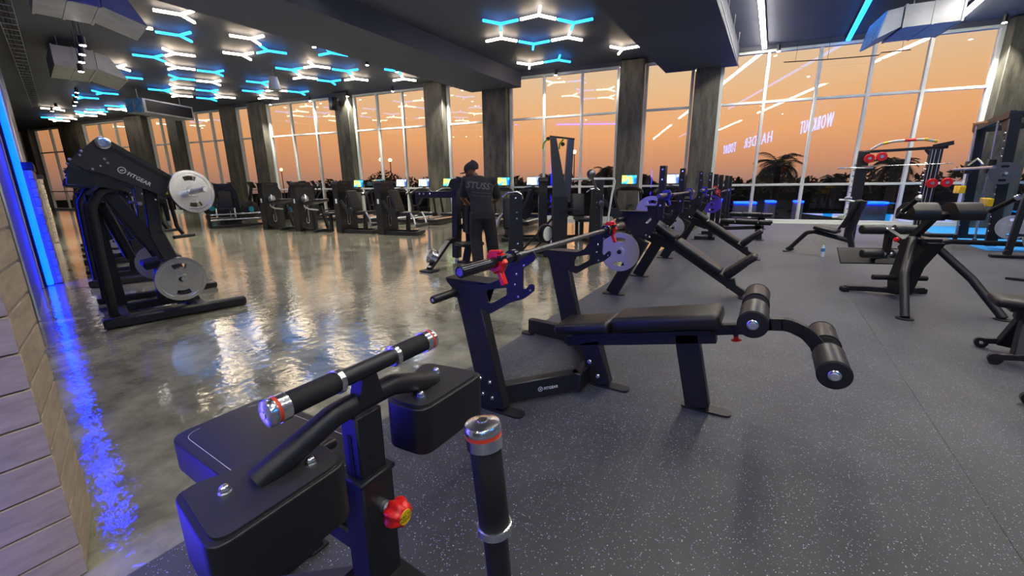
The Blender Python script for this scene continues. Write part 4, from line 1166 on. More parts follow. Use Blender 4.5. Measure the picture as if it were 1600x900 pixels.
def incline_bench(yc, label, prototype=None):
    if prototype is not None:
        return dup(prototype, (-0.85, yc, 0), label=label)
    t = thing('incline_bench', label, 'weight bench', (-0.85, yc, 0), 0, 'incline bench presses')
    plate = [(-1.514, 1.024), (-1.236, 1.016), (-1.152, 1.054), (-1.118, 1.10), (-1.10, 1.16), (-1.095, 1.26), (-1.10, 1.524), (-1.03, 1.524), (-1.022, 1.218), (-1.024, 1.063), (-1.072, 0.933), (-1.135, 0.799), (-1.25, 0.67), (-1.34, 0.70), (-1.493, 0.919)]
    hole = rpoly([(-1.235, 0.892), (-1.150, 0.985), (-1.165, 0.925), (-1.205, 0.885)], 0.01, 3)
    for s in (-1, 1):
        y = yc + s * 0.6
        mb = MB(); mb.beam((-1.585, y, 0.012), (-1.235, y, 0.70), 0.075, 0.145, up=(1, 0, -0.5), bev=0.006); up = obj('upright', mb, 'black', t)
        mb = MB(); foot_plate(mb, (-1.56, y, 0), 0.28, 0.09); obj('foot_plate', mb, 'black', up)
        mb = MB(); xz(rpoly(plate, 0.012, 3), y + 0.02, 0.016, mb, [hole]); rk = obj('rack_plate', mb, 'black', t)
        mb = MB(); mb.prism(rpoly(rect(-1.53, y - 0.06, -1.22, y + 0.09), 0.03), (0, 0, 1.026), (1, 0, 0), (0, 1, 0), 0.012); obj('shelf_plate', mb, 'black', rk)
        mb = MB(); mb.beam((-1.064, y, 0.95), (-1.064, y, 1.53), 0.075, 0.07, up=(1, 0, 0), bev=0.006)
        for z in (1.185, 1.0):
            mb.beam((-1.03, y, z), (-0.955, y, z - 0.01), 0.05, 0.022); mb.beam((-0.955, y, z - 0.01), (-0.945, y, z + 0.045), 0.05, 0.02)
        obj('bar_hook', mb, 'black', rk)
        mb = MB()
        for bx, bz in ((-1.064, 1.49), (-1.064, 1.38), (-1.064, 1.1), (-1.20, 0.76), (-1.16, 0.74)):
            bolt(mb, (bx, y - 0.038, bz), (0, -1, 0), 0.012, 0.008)
        o = obj('bolts', mb, 'chrome', up); o['kind'] = 'stuff'
        for px, pz in ((-1.47, 0.94), (-1.44, 0.575)):
            mb = MB(); mb.lathe((px, y + s * 0.03, pz), (0, s, 0), [(0, 0.034), (0.012, 0.034), (0.012, 0.0235), (0.235, 0.0235), (0.24, 0.02)], 16); pg = obj('storage_peg', mb, 'black', t)
    mb = MB(); mb.beam((-1.40, yc - 0.6, 0.67), (-1.40, yc + 0.6, 0.67), 0.08, 0.12, bev=0.006); obj('cross_beam', mb, 'black', t)
    mb = MB()
    low = [(-1.43, 0.775), (-1.06, 0.645), (-0.92, 0.625), (-0.91, 0.57), (-1.0, 0.50), (-1.28, 0.60), (-1.42, 0.66)]
    xz(low, yc, 0.09, mb); obj('neck_beam', mb, 'black', t)
    mb = MB(); mb.beam((-1.02, yc, 0.585), (-0.16, yc, 0.035), 0.08, 0.085, bev=0.006); mn = obj('main_beam', mb, 'black', t)
    mb = MB(); foot_plate(mb, (-0.13, yc, 0), 0.16, 0.30); obj('foot_plate', mb, 'black', mn)
    mb = MB(); mb.beam((-0.40, yc, 0.17), (-0.17, yc, 0.40), 0.07, 0.05, bev=0.005); mb.beam((-0.36, yc, 0.14), (-0.26, yc, 0.17), 0.1, 0.1); obj('seat_bracket', mb, 'black', t)
    mb = MB(); mb.padbeam((-1.255, yc, 0.855), (-0.975, yc, 0.668), 0.28, 0.075, up=(0.5, 0, 0.8), r=0.028); obj('head_pad', mb, 'vinyl', t, 50)
    mb = MB(); mb.padbeam((-0.965, yc, 0.635), (-0.425, yc, 0.285), 0.28, 0.085, up=(0.5, 0, 0.8), r=0.03); obj('back_pad', mb, 'vinyl', t, 50)
    mb = MB(); mb.padbeam((-0.385, yc, 0.262), (-0.075, yc, 0.515), 0.30, 0.075, up=(-0.6, 0, 0.7), r=0.028); obj('seat_pad', mb, 'vinyl', t, 50)
    mb = MB(); mb.beam((-1.22, yc, 0.77), (-0.45, yc, 0.265), 0.10, 0.05, up=(0.5, 0, 0.8)); obj('pad_rail', mb, 'black', t)
    return t
inc = incline_bench(5.6, 'black incline bench press, nearest of its kind, right behind the decline bench')
incline_bench(8.57, 'black incline bench press, farther of the two, before the flat benches', inc)
olympic_bar(None, 4.5, 6.7, -0.985, 1.215, 'black barbell on the nearest incline bench press, with blue collars', 'bar')
collar(-0.985, 4.87, 1.215, 'blue', 'blue collar on the near sleeve of the nearest incline bench bar', 'blue barbell collars')
collar(-0.985, 6.33, 1.215, 'blue', 'blue collar on the far sleeve of the nearest incline bench bar', 'blue barbell collars')
olympic_bar(None, 7.47, 9.67, -0.985, 1.215, 'black barbell on the second incline bench press, blue collar near and red far', 'bar')
collar(-0.985, 7.84, 1.215, 'blue', 'blue collar on the near sleeve of the second incline bench bar', 'blue barbell collars')
collar(-0.985, 9.30, 1.215, 'red', 'red collar on the far sleeve of the second incline bench bar', 'red barbell collars')
weight((-1.44, 4.90 - 0.14, 0.575), (0, 1, 0), 'big chrome weight plate hung low on the nearest incline bench press', group='chrome plates on the benches')
weight((-1.47, 6.2 + 0.12, 0.94), (0, 1, 0), 'chrome weight plate hung high on the far post of the nearest incline bench press', group='chrome plates on the benches')
weight((-1.44, 7.97 - 0.12, 0.575), (0, 1, 0), 'smaller chrome weight plate hung low on the second incline bench press', r=0.19, group='chrome plates on the benches')

def flat_bench(yc, label, prototype=None):
    if prototype is not None:
        return dup(prototype, (-0.6, yc, 0), label=label)
    t = thing('flat_bench', label, 'weight bench', (-0.6, yc, 0), 0, 'flat bench presses')
    for s in (-1, 1):
        y = yc + s * 0.6
        mb = MB(); mb.beam((-1.15, y, 0.02), (-1.15, y, 1.52), 0.075, 0.10, up=(1, 0, 0), bev=0.006)
        for z in (1.10, 0.95):
            mb.beam((-1.1, y, z), (-1.02, y, z - 0.01), 0.05, 0.03); mb.beam((-1.02, y, z - 0.01), (-1.01, y, z + 0.045), 0.05, 0.02)
        up = obj('upright', mb, 'black', t)
        mb = MB(); mb.beam((-1.5, y, 0.05), (-1.05, y, 0.05), 0.075, 0.08, bev=0.006); foot_plate(mb, (-1.5, y, 0), 0.16, 0.1); obj('base_runner', mb, 'black', up)
        for z in (0.85, 0.45):
            mb = MB(); mb.lathe((-1.17, y + s * 0.03, z), (0, s, 0), [(0, 0.03), (0.01, 0.03), (0.01, 0.0235), (0.2, 0.0235)], 12); obj('storage_peg', mb, 'black', t)
    mb = MB(); mb.beam((-1.17, yc - 0.6, 0.2), (-1.17, yc + 0.6, 0.2), 0.08, 0.1); mb.beam((-1.17, yc, 0.22), (-0.1, yc, 0.30), 0.08, 0.08); obj('bench_beam', mb, 'black', t)
    mb = MB(); mb.beam((-0.16, yc, 0.01), (-0.22, yc, 0.38), 0.08, 0.13, up=(1, 0, 0.1)); foot_plate(mb, (-0.15, yc, 0), 0.2, 0.35); obj('front_leg', mb, 'black', t)
    mb = MB(); mb.padbeam((-1.02, yc, 0.43), (-0.70, yc, 0.43), 0.28, 0.07); obj('head_pad', mb, 'vinyl', t, 50)
    mb = MB(); mb.padbeam((-0.69, yc, 0.43), (-0.22, yc, 0.43), 0.28, 0.08); obj('back_pad', mb, 'vinyl', t, 50)
    mb = MB(); mb.padbeam((-0.21, yc, 0.425), (0.08, yc, 0.425), 0.28, 0.07); obj('seat_pad', mb, 'vinyl', t, 50)
    mb = MB(); mb.beam((-1.0, yc, 0.37), (0.05, yc, 0.37), 0.1, 0.04); obj('pad_rail', mb, 'black', t)
    return t
fb_ = flat_bench(11.55, 'black flat bench press, nearer of the two before the big window')
flat_bench(14.2, 'black flat bench press, farther of the two before the big window', fb_)
olympic_bar(None, 10.45, 12.65, -1.06, 1.12, 'black barbell on the nearer flat bench press', 'bar')
olympic_bar(None, 13.1, 15.3, -1.06, 1.12, 'black barbell on the farther flat bench press', 'bar')
collar(-1.06, 10.8, 1.12, 'red', 'red collar on the nearer flat bench bar', 'red barbell collars')
collar(-1.06, 13.5, 1.12, 'blue', 'blue collar on the farther flat bench bar', 'blue barbell collars')
weight((-1.17, 10.95 - 0.13, 0.85), (0, 1, 0), 'purple bumper plate on the post of the nearer flat bench press', r=0.2, th=0.05, mname='purple')

# ---------------------------------------------------------------- plate loaded lever machines on the left
EX = (math.cos(R(78)), math.sin(R(78)), 0)
def lever_machine():
    """local frame: x forward (into the hall), y away along the left wall"""
    t = thing('lever_machine', 'tall dark plate loaded lever machine at left, nearest of its row, with two chrome plates', 'gym machine', (0, 0, 0), 0, 'plate loaded lever machines by the left wall')
    def P(x, y, z): return (x, y, z)
    # floor runners: long one on the near side, shorter one on the far side
    mb = MB(); mb.beam((0.0, 0.0, 0.05), (1.24, 0.0, 0.05), 0.10, 0.10, bev=0.018)
    b1 = obj('near_runner', mb, 'black', t)
    mb = MB(); mb.beam((0.02, 1.35, 0.035), (1.24, 1.35, 0.035), 0.08, 0.07, bev=0.01); obj('far_runner', mb, 'black', t)
    mb = MB()
    mb.beam((0.18, 0.0, 0.05), (0.18, 1.35, 0.05), 0.08, 0.08, bev=0.006)
    mb.beam((0.82, 0.0, 0.05), (0.82, 1.35, 0.05), 0.09, 0.09, bev=0.006)
    mb.beam((0.18, 0.68, 0.05), (0.9, 0.68, 0.05), 0.08, 0.08, bev=0.006)
    obj('cross_beam', mb, 'black', t)
    # rear leg: runs up and bends forward over the head of the frame
    for y in (0.22, 1.13):
        mb = MB(); mb.tube([(0.10, y, 0.06), (0.11, y, 0.75), (0.13, y, 1.18), (0.22, y, 1.33), (0.38, y, 1.38)], 0.04, 14, 0.12); obj('rear_leg', mb, 'black', t)
    # front column in two straight lengths
    for y in (0.30, 1.05):
        mb = MB(); mb.beam((0.79, y, 0.08), (0.58, y, 0.90), 0.10, 0.13, up=(1, 0, 0.2), bev=0.008); mb.beam((0.58, y, 0.88), (0.61, y, 1.40), 0.10, 0.115, up=(1, 0, 0), bev=0.008); obj('front_column', mb, 'plate_paint', t)
        mb = MB(); mb.beam((0.26, y, 1.36), (0.56, y, 0.72), 0.07, 0.12, up=(1, 0, 0.4), bev=0.006); mb.beam((0.56, y, 0.74), (0.80, y, 0.12), 0.07, 0.10, up=(1, 0, 0.3), bev=0.006); obj('diagonal_brace', mb, 'black', t)
    mb = MB(); mb.prism(rpoly([(0.0, 1.40), (0.02, 1.49), (0.28, 1.62), (0.45, 1.50), (0.40, 1.34), (0.17, 1.38)], 0.02), (0, 0.40, 0), (1, 0, 0), (0, 0, 1), 0.5); obj('head_block', mb, 'black', t)
    mb = MB(); mb.cyl((0.50, 0.25, 1.20), (0.50, 1.1, 1.20), 0.02, 12); obj('chrome_axle', mb, 'chrome', t)
    # seat with back pad, handles
    mb = MB(); mb.padbeam((0.44, 0.68, 0.50), (0.80, 0.68, 0.56), 0.36, 0.09); obj('seat_pad', mb, 'vinyl', t, 50)
    mb = MB(); mb.padbeam((0.36, 0.68, 0.60), (0.22, 0.68, 1.22), 0.34, 0.09, up=(1, 0, 0.2)); obj('back_pad', mb, 'vinyl', t, 50)
    mb = MB(); mb.beam((0.55, 0.68, 0.08), (0.58, 0.68, 0.48), 0.09, 0.08); mb.beam((0.2, 0.68, 0.08), (0.16, 0.68, 1.3), 0.08, 0.09, up=(1, 0, 0)); obj('seat_post', mb, 'black', t)
    # the two lever arms
    for n_, y in enumerate((0.20, 1.15)):
        ar = [(0.05, 1.61), (0.27, 1.825), (0.35, 1.825), (0.93, 1.37), (0.90, 1.22), (0.78, 1.225), (0.26, 1.50), (0.17, 1.52)]
        mb = MB(); mb.prism(rpoly(ar, 0.02), (0, y - 0.055, 0), (1, 0, 0), (0, 0, 1), 0.012); mb.prism(rpoly(ar, 0.02), (0, y + 0.055, 0), (1, 0, 0), (0, 0, 1), 0.012)
        mb.beam((0.12, y, 1.66), (0.88, y, 1.33), 0.10, 0.10, bev=0.008); arm = obj('lever_arm', mb, 'plate_paint', t)
        mb = MB(); mb.prism(rpoly([(0.335, 1.735), (0.36, 1.765), (0.86, 1.385), (0.84, 1.36)], 0.008), (0, y - 0.0615, 0), (1, 0, 0), (0, 0, 1), 0.003); obj('groove', mb, 'foam', arm)
        mb = MB(); mb.lathe((0.315, y - 0.062, 1.785), (0, -1, 0), [(0, 0.058), (0.014, 0.058), (0.02, 0.048), (0.02, 0.03), (0.012, 0.026), (0.012, 0.01)], 26); obj('pivot_cap', mb, 'chrome', arm)
        mb = MB()
        for bx, bz in ((0.15, 1.70), (0.135, 1.665), (0.30, 1.635), (0.315, 1.60), (0.06, 1.625), (0.20, 1.54)):
            bolt(mb, (bx, y - 0.062, bz), (0, -1, 0), 0.013, 0.012)
        for bx, bz in ((0.26, 1.57), (0.44, 1.52), (0.52, 1.30), (0.62, 1.24)):
            bolt(mb, (bx, y - 0.062, bz), (0, -1, 0), 0.009, 0.006)
        o = obj('bolts', mb, 'chrome', arm); o['kind'] = 'stuff'
        if n_ == 0:
            d = Vector((0.50, 0, -0.355)).normalized()
            logo(arm, Vector((0.37, y - 0.0625, 1.535)), d, Vector((0, -1, 0)).cross(d) * -1 if False else Vector((0.355, 0, 0.50)), 0.052)
            mb = MB(); mb.prism([(0, 0), (0.05, 0), (0.025, 0.04)], (0.71, y - 0.062, 1.29), (1, 0, 0), (0, 0, 1), 0.001); obj('warning_sticker', mb, 'yellow', arm)
        mb = MB(); mb.lathe((0.90, y - 0.03, 1.30), (0.35, -0.93, 0.12), [(0, 0.04), (0.01, 0.04), (0.01, 0.026), (0.31, 0.026), (0.32, 0.022)], 18); obj('loading_horn', mb, 'steel', arm)
        mb = MB(); mb.tube([(0.74, y, 1.28), (0.76, y, 0.95), (0.80, y, 0.86)], 0.02, 10, 0.06); mb.tube([(0.70, y - 0.10, 0.84), (0.90, y + 0.02, 0.84)], 0.019, 10); obj('push_handle', mb, 'black', arm)
        mb = MB(); mb.lathe((0.66, y + (-.10 if n_ == 0 else .1), 0.42), (0.1, -1 if n_ == 0 else 1, 0), [(0, 0.035), (0.01, 0.035), (0.01, 0.0245), (0.24, 0.0245)], 14); obj('storage_peg', mb, 'steel', t)
    mb = MB(); mb.prism(rpoly([(0.55, 0.62), (0.62, 0.62), (0.70, 0.36), (0.66, 0.30), (0.58, 0.36)], 0.02), (0, 0.11, 0), (1, 0, 0), (0, 0, 1), 0.05); obj('plate_bracket', mb, 'black', t)
    return t
lm = lever_machine()
# world placement: x forward -> bearing 78 degrees, y -> bearing 168 degrees
base = Vector((-5.5, 1.26, 0))
lm.location = base; lm.rotation_euler = (0, 0, R(78))
EW = Vector((math.cos(R(168)), math.sin(R(168)), 0))
EF = Vector(EX)
for i, (w_, lab) in enumerate(((2.62, 'dark plate loaded lever machine at left, second of its row'), (5.1, 'dark plate loaded lever machine at left, third of its row'), (7.6, 'dark plate loaded lever machine at left, fourth of its row, below the far windows'))):
    dup(lm, base + EW * w_ + EF * 0.04 * i, R(78), lab)
def LM(x, y, z): return base + EF * x + EW * y + Vector((0, 0, z))
weight(LM(0.93, 0.075, 1.315), EF * 0.35 - EW * 0.93 + Vector((0, 0, .12)), 'chrome weight plate on the raised arm of the nearest lever machine', group='chrome plates on the lever machines', mname='chrome')
for k in range(3):
    weight(LM(0.668 - 0.004 * k, -0.045 - 0.042 * k, 0.42), EF * 0.1 - EW, 'chrome weight plate low on the nearest lever machine, %s of three' % ('innermost', 'middle', 'outermost')[k], group='chrome plates on the lever machines', mname='chrome')
weight(LM(0.66, 1.40, 0.42), EF * 0.1 + EW, 'chrome weight plate on the low peg at the far side of the nearest lever machine', group='chrome plates on the lever machines')
weight(base + EW * 5.1 + EF * 0.50 - EW * 0.1 + Vector((0, 0, 0.42)), EW, 'chrome weight plate low on the third lever machine by the brick piers', group='chrome plates on the lever machines')

# ---------------------------------------------------------------- hyperextension bench (right)
def hyper_bench():
    """local: x lateral, y backwards"""
    t = thing('hyperextension_bench', 'black hyperextension bench at right with split hip pads and ankle rollers', 'exercise bench', (0, 0, 0))
    mb = MB(); mb.tube([(-0.45, -0.06, 0.015), (-0.36, 0.22, 0.41), (-0.10, 0.60, 0.72)], 0.038, 16, 0.16); l1 = obj('front_leg', mb, 'black', t)
    mb = MB(); mb.tube([(0.45, 0.05, 0.015), (0.33, 0.34, 0.34), (0.08, 0.60, 0.68)], 0.038, 16, 0.16); l2 = obj('front_leg', mb, 'black', t)
    for l, x, y in ((l1, -0.45, -0.06), (l2, 0.45, 0.05)):
        mb = MB(); mb.lathe((x, y, 0), (0, 0, 1), [(0, 0.072), (0.01, 0.072), (0.012, 0.05)], 20); obj('foot_disc', mb, 'black', l)
    mb = MB(); mb.prism(rpoly([(0.40, 0.70), (0.80, 0.70), (0.92, 0.20), (0.88, 0.06), (0.72, 0.06), (0.62, 0.40)], 0.02), (0, 0, 0), (0, 1, 0), (0, 0, 1), 0.15); obj('body_plate', mb, 'black', t)
    mb = MB(); mb.box((0, 0.60, 0.70), (0.18, 0.26, 0.07), bev=0.008); obj('cross_head', mb, 'black', t)
    mb = MB(); mb.beam((0, 0.92, 0.56), (0, 0.52, 0.98), 0.06, 0.08, up=(0, 1, 1), bev=0.006); mb.beam((0, 0.52, 0.94), (0, 0.46, 1.01), 0.16, 0.05, up=(0, 1, 1)); obj('pad_mast', mb, 'black', t)
    mb = MB(); mb.beam((0, 0.72, 0.60), (0, 1.20, 0.74), 0.06, 0.07, bev=0.006); mb.beam((0, 1.18, 0.76), (0, 1.16, 0.46), 0.06, 0.08, up=(0, 1, 0), bev=0.006); obj('roller_arm', mb, 'black', t)
    for s in (-1, 1):
        mb = MB()
        prof = rpoly([(0.33, 0.94), (0.62, 0.94), (0.62, 1.04), (0.53, 1.115), (0.41, 1.115), (0.33, 1.03)], 0.03, 5)
        mb.prism(prof, (s * 0.190, 0, 0), (0, 1, 0), (0, 0, 1), 0.235); bmesh.ops.bevel(mb.bm, geom=[e for e in mb.bm.edges if len(e.link_faces) == 2 and e.calc_face_angle(0) > R(60)], offset=0.018, segments=3, affect='EDGES', profile=0.5); obj('hip_pad', mb, 'vinyl', t, 60)
        mb = MB(); mb.tube([(s * 0.06, 0.60, 0.95), (s * 0.30, 0.60, 0.955), (s * 0.37, 0.44, 1.0), (s * 0.40, 0.18, 1.17)], 0.0175, 12, 0.06); h = obj('side_handle', mb, 'black', t)
        a = Vector((s * 0.375, 0.40, 1.027)); b = Vector((s * 0.40, 0.18, 1.17)); d = (b - a).normalized()
        mb = MB(); mb.lathe(a, d, [(0, 0.019), (0.002, 0.0225), ((b - a).length - 0.002, 0.0225), ((b - a).length, 0.02)], 16); obj('foam_grip', mb, 'foam', h)
        mb = MB(); mb.lathe(b, d, [(-0.004, 0.027), (0.02, 0.027), (0.03, 0.02), (0.032, 0.008)], 18); obj('end_cap', mb, 'chrome', h)
        mb = MB(); mb.lathe(a, d, [(-0.008, 0.024), (0.006, 0.026)], 16); obj('chrome_ring', mb, 'chrome', h)
        for yy, zz, ln, rr in ((1.20, 0.76, 0.24, 0.058), (1.14, 0.47, 0.22, 0.052)):
            mb = MB(); mb.lathe((s * 0.05, yy, zz), (s, 0, 0), [(0, rr * 0.8), (0.006, rr), (ln - 0.008, rr), (ln, rr * 0.88)], 22); rl = obj('ankle_roller', mb, 'roller', t, 30)
            mb = MB(); mb.lathe((s * (0.05 + ln), yy, zz), (s, 0, 0), [(0, rr * 0.9), (0.006, rr * 0.86), (0.007, 0.02)], 22); obj('roller_end', mb, 'foam', rl)
            mb = MB(); mb.cyl((s * 0.02, yy, zz), (s * 0.055, yy, zz), 0.024, 12); obj('roller_bush', mb, 'steel', rl)
    mb = MB(); mb.lathe((-0.05, 0.92, 0.66), (-0.7, -0.5, 0.35), [(0, 0.012), (0.03, 0.012), (0.03, 0.026), (0.045, 0.028), (0.06, 0.018)], 16); obj('red_knob', mb, 'red', t)
    mb = MB(); mb.lathe((0.07, 0.80, 0.38), (1, -0.3, 0.1), [(0, 0.02), (0.05, 0.02), (0.055, 0.03), (0.09, 0.028)], 14); obj('brass_pin', mb, 'yellow', t)
    mb = MB(); mb.beam((0, 0.82, 0.10), (-0.03, 1.0, 0.055), 0.08, 0.07); mb.beam((-0.42, 1.08, 0.045), (-0.18, 1.05, 0.05), 0.07, 0.06); mb.beam((-0.2, 1.05, 0.05), (0.0, 0.9, 0.07), 0.06, 0.06); mb.beam((0.0, 0.95, 0.05), (0.42, 1.1, 0.045), 0.07, 0.06)
    rb = obj('rear_base', mb, 'black', t)
    mb = MB(); mb.box((-0.42, 1.08, 0.03), (0.08, 0.09, 0.06), bev=0.01); mb.box((0.42, 1.1, 0.03), (0.08, 0.09, 0.06), bev=0.01); obj('rubber_foot', mb, 'foam', rb)
    mb = MB(); mb.cyl((-0.30, 0.80, 0.245), (0.24, 0.80, 0.245), 0.03, 14); obj('step_bar', mb, 'foam', t)
    mb = MB(); mb.box((-0.02, 1.42, 0.40), (0.72, 0.02, 0.24), Matrix.Rotation(R(-38), 3, 'X'), 0.008); mb.beam((0, 1.16, 0.44), (0, 1.40, 0.38), 0.05, 0.05); obj('foot_plate', mb, 'black', t)
    return t
hy = hyper_bench(); hy.location = (1.67, 5.64, 0); hy.rotation_euler = (0, 0, R(20))

# ---------------------------------------------------------------- upright chair bench before the window
def chair_bench():
    """local: x from front foot to rear wheels"""
    t = thing('utility_bench', 'black upright chair bench on wheels with a curved front tube, before the windows', 'exercise bench', (0, 0, 0))
    mb = MB(); mb.tube([(0.0, 0, 0.02), (0.06, 0, 0.07), (0.30, 0, 0.385), (0.42, 0, 0.41), (0.96, 0, 0.29)], 0.04, 14, 0.13); obj('front_tube', mb, 'black', t)
    mb = MB(); mb.box((0.03, 0, 0.012), (0.07, 0.42, 0.022), bev=0.006); mb.box((0.06, 0, 0.05), (0.09, 0.1, 0.06), bev=0.01); obj('front_foot', mb, 'black', t)
    mb = MB(); mb.beam((1.06, 0, 0.03), (0.95, 0, 0.45), 0.08, 0.08, up=(1, 0, 0), bev=0.006); mb.beam((0.95, 0, 0.43), (1.08, 0, 1.0), 0.08, 0.10, up=(1, 0, 0), bev=0.006); obj('rear_post', mb, 'black', t)
    mb = MB(); mb.box((1.06, 0, 0.05), (0.07, 0.52, 0.06), bev=0.006); rb = obj('rear_base', mb, 'black', t)
    for s in (-1, 1):
        mb = MB(); mb.lathe((1.0, s * 0.25, 0.05), (0, s, 0), [(0, 0.05), (0.035, 0.05), (0.035, 0.02), (0.04, 0.018)], 18); obj('wheel', mb, 'plastic', rb)
    mb = MB(); mb.padbeam((0.42, 0, 0.50), (0.80, 0, 0.43), 0.30, 0.07); obj('seat_pad', mb, 'vinyl', t, 50)
    mb = MB(); mb.padbeam((0.86, 0, 0.52), (1.02, 0, 1.01), 0.30, 0.075, up=(1, 0, -0.3)); obj('back_pad', mb, 'vinyl', t, 50)
    for z, x in ((1.0, 0.78), (0.68, 0.72)):
        mb = MB(); mb.tube([(x + 0.16, 0.14, z - 0.03), (x, 0.16, z), (x - 0.1, 0.16, z)], 0.018, 8, 0.03); mb.box((x + 0.03, 0.16, z + 0.03), (0.10, 0.05, 0.05), bev=0.006); obj('arm_clamp', mb, 'steel' if z > 0.9 else 'alu', t)
    mb = MB(); mb.beam((0.74, 0.14, 0.44), (0.96, 0.14, 0.92), 0.03, 0.04, up=(1, 0, 0)); obj('side_bar', mb, 'black', t)
    return t
cb = chair_bench(); cb.location = (0.37, 9.96, 0); cb.rotation_euler = (0, 0, R(-20))
t = thing('water_bottle', 'small clear water bottle with green cap standing on the rubber floor', 'bottle', (0.90, 9.37, 0))
mb = MB(); mb.lathe((0.90, 9.37, 0), (0, 0, 1), [(0, 0.030), (0.005, 0.034), (0.07, 0.034), (0.08, 0.031), (0.09, 0.034), (0.17, 0.034), (0.21, 0.015), (0.225, 0.014)], 18); bo = obj('body', mb, 'water', t)
mb = MB(); mb.lathe((0.90, 9.37, 0.10), (0, 0, 1), [(0, 0.0348), (0.06, 0.0348)], 18); obj('label_band', mb, 'label', t)
mb = MB(); mb.lathe((0.90, 9.37, 0.225), (0, 0, 1), [(0, 0.017), (0.02, 0.017), (0.021, 0.012)], 16); obj('cap', mb, 'green', t)

# ---------------------------------------------------------------- wheeled bench at the right edge
def wheeled_bench(label, proto=None, loc=None, rz=0):
    if proto is not None:
        return dup(proto, loc, rz, label)
    t = thing('adjustable_bench', label, 'exercise bench', (0, 0, 0), 0, 'wheeled adjustable benches at right')
    mb = MB(); mb.padbeam((0.0, 0, 0.45), (0.40, 0, 0.44), 0.27, 0.07); obj('seat_pad', mb, 'vinyl', t, 50)
    mb = MB(); mb.padbeam((0.43, 0, 0.45), (1.25, 0, 0.47), 0.27, 0.07); obj('back_pad', mb, 'vinyl', t, 50)
    mb = MB(); mb.beam((0.14, 0, 0.36), (1.2, 0, 0.33), 0.08, 0.08, bev=0.006); mb.box((0.2, 0, 0.395), (0.2, 0.14, 0.03)); obj('main_beam', mb, 'black', t)
    for s in (-1, 1):
        mb = MB(); mb.beam((0.22, s * 0.02, 0.35), (0.18, s * 0.19, 0.06), 0.10, 0.075, up=(0, 1, 0.3), bev=0.006); lg = obj('rear_leg', mb, 'black', t)
        mb = MB(); mb.beam((0.20, s * 0.20, 0.085), (0.07, s * 0.205, 0.06), 0.035, 0.045); obj('wheel_fork', mb, 'black', lg)
        mb = MB(); mb.lathe((0.055, s * 0.19, 0.042), (0, s, 0), [(0, 0.042), (0.032, 0.042), (0.032, 0.030), (0.034, 0.012)], 20); wh = obj('wheel', mb, 'plastic', lg)
        mb = MB(); mb.lathe((0.055, s * 0.19 - 0.002, 0.042), (0, -1, 0), [(0, 0.014), (0.003, 0.012)], 12); obj('wheel_bolt', mb, 'chrome', t)
    mb = MB(); mb.beam((1.15, 0, 0.34), (1.25, 0, 0.03), 0.08, 0.08, up=(1, 0, 0)); mb.box((1.25, 0, 0.025), (0.07, 0.5, 0.05), bev=0.006); obj('front_leg', mb, 'black', t)
    return t
wb = wheeled_bench('black wheeled bench cut by the right edge, its seat pad in view')
wb.location = (1.53, 4.57, 0); wb.rotation_euler = (0, 0, R(-6))
wheeled_bench('', wb, (1.42, 3.42, 0), R(-4))['label'] = 'black wheeled bench cut by the right edge, only its wheels in view'

# ---------------------------------------------------------------- cable rack before the window
t = thing('cable_rack', 'slim black cable rack with white wrapped bar and red pulleys before the windows', 'gym machine', (2.2, 12.3, 0))
for x in (1.62, 2.78):
    mb = MB(); mb.beam((x, 12.3, 0.02), (x, 12.3, 1.96), 0.12, 0.20, up=(1, 0, 0), bev=0.008); po = obj('upright', mb, 'black', t)
    mb = MB(); mb.beam((x, 11.9, 0.04), (x, 12.8, 0.04), 0.09, 0.08, bev=0.006); obj('foot_runner', mb, 'black', po)
    mb = MB()
    for k in range(10):
        mb.cyl((x - 0.14, 12.26, 0.6 + k * 0.12), (x - 0.05, 12.26, 0.6 + k * 0.12), 0.012, 8)
    o = obj('guide_pegs', mb, 'chrome', po); o['kind'] = 'stuff'
mb = MB(); mb.beam((1.52, 12.3, 1.945), (2.95, 12.3, 1.985), 0.06, 0.06, bev=0.004); mb.beam((2.62, 12.3, 1.95), (2.74, 12.3, 1.80), 0.05, 0.05); mb.beam((2.72, 12.3, 2.0), (3.0, 12.2, 2.06), 0.06, 0.08); obj('top_bar', mb, 'black', t)
mb = MB(); mb.tube([(1.72, 12.2, 1.99), (1.84, 12.15, 2.08), (2.05, 12.12, 2.13), (2.3, 12.12, 2.145), (2.55, 12.12, 2.14), (2.74, 12.15, 2.09)], 0.026, 10, 0.06); pb = obj('wrapped_bar', mb, 'rope', t)
for i, (a, b, m_) in enumerate((((1.90, 12.14, 2.098), (1.98, 12.135, 2.115), 'yellow'), ((2.22, 12.12, 2.141), (2.40, 12.12, 2.145), 'red'), ((2.52, 12.12, 2.142), (2.58, 12.125, 2.134), 'yellow'), ((2.69, 12.14, 2.106), (2.735, 12.15, 2.092), 'yellow'))):
    mb = MB(); mb.cyl(a, b, 0.030, 12); obj('bar_band', mb, m_, pb)
mb = MB(); mb.cyl((1.18, 12.15, 1.61), (1.80, 12.15, 1.605), 0.017, 10); mb.cyl((1.6, 12.15, 1.64), (3.05, 12.15, 1.655), 0.009, 8); obj('chrome_bar', mb, 'chrome', t)
for x, z in ((1.70, 1.80), (1.90, 1.83), (2.78, 1.27), (3.0, 1.28)):
    mb = MB(); mb.lathe((x, 12.12, z), (0, -1, 0), [(0, 0.085), (0.015, 0.095), (0.03, 0.07), (0.045, 0.095), (0.06, 0.085)], 18); pu = obj('red_pulley', mb, 'red', t)
    mb = MB(); mb.lathe((x, 12.055, z), (0, -1, 0), [(0, 0.03), (0.01, 0.03)], 12); obj('pulley_hub', mb, 'chrome', pu)
mb = MB()
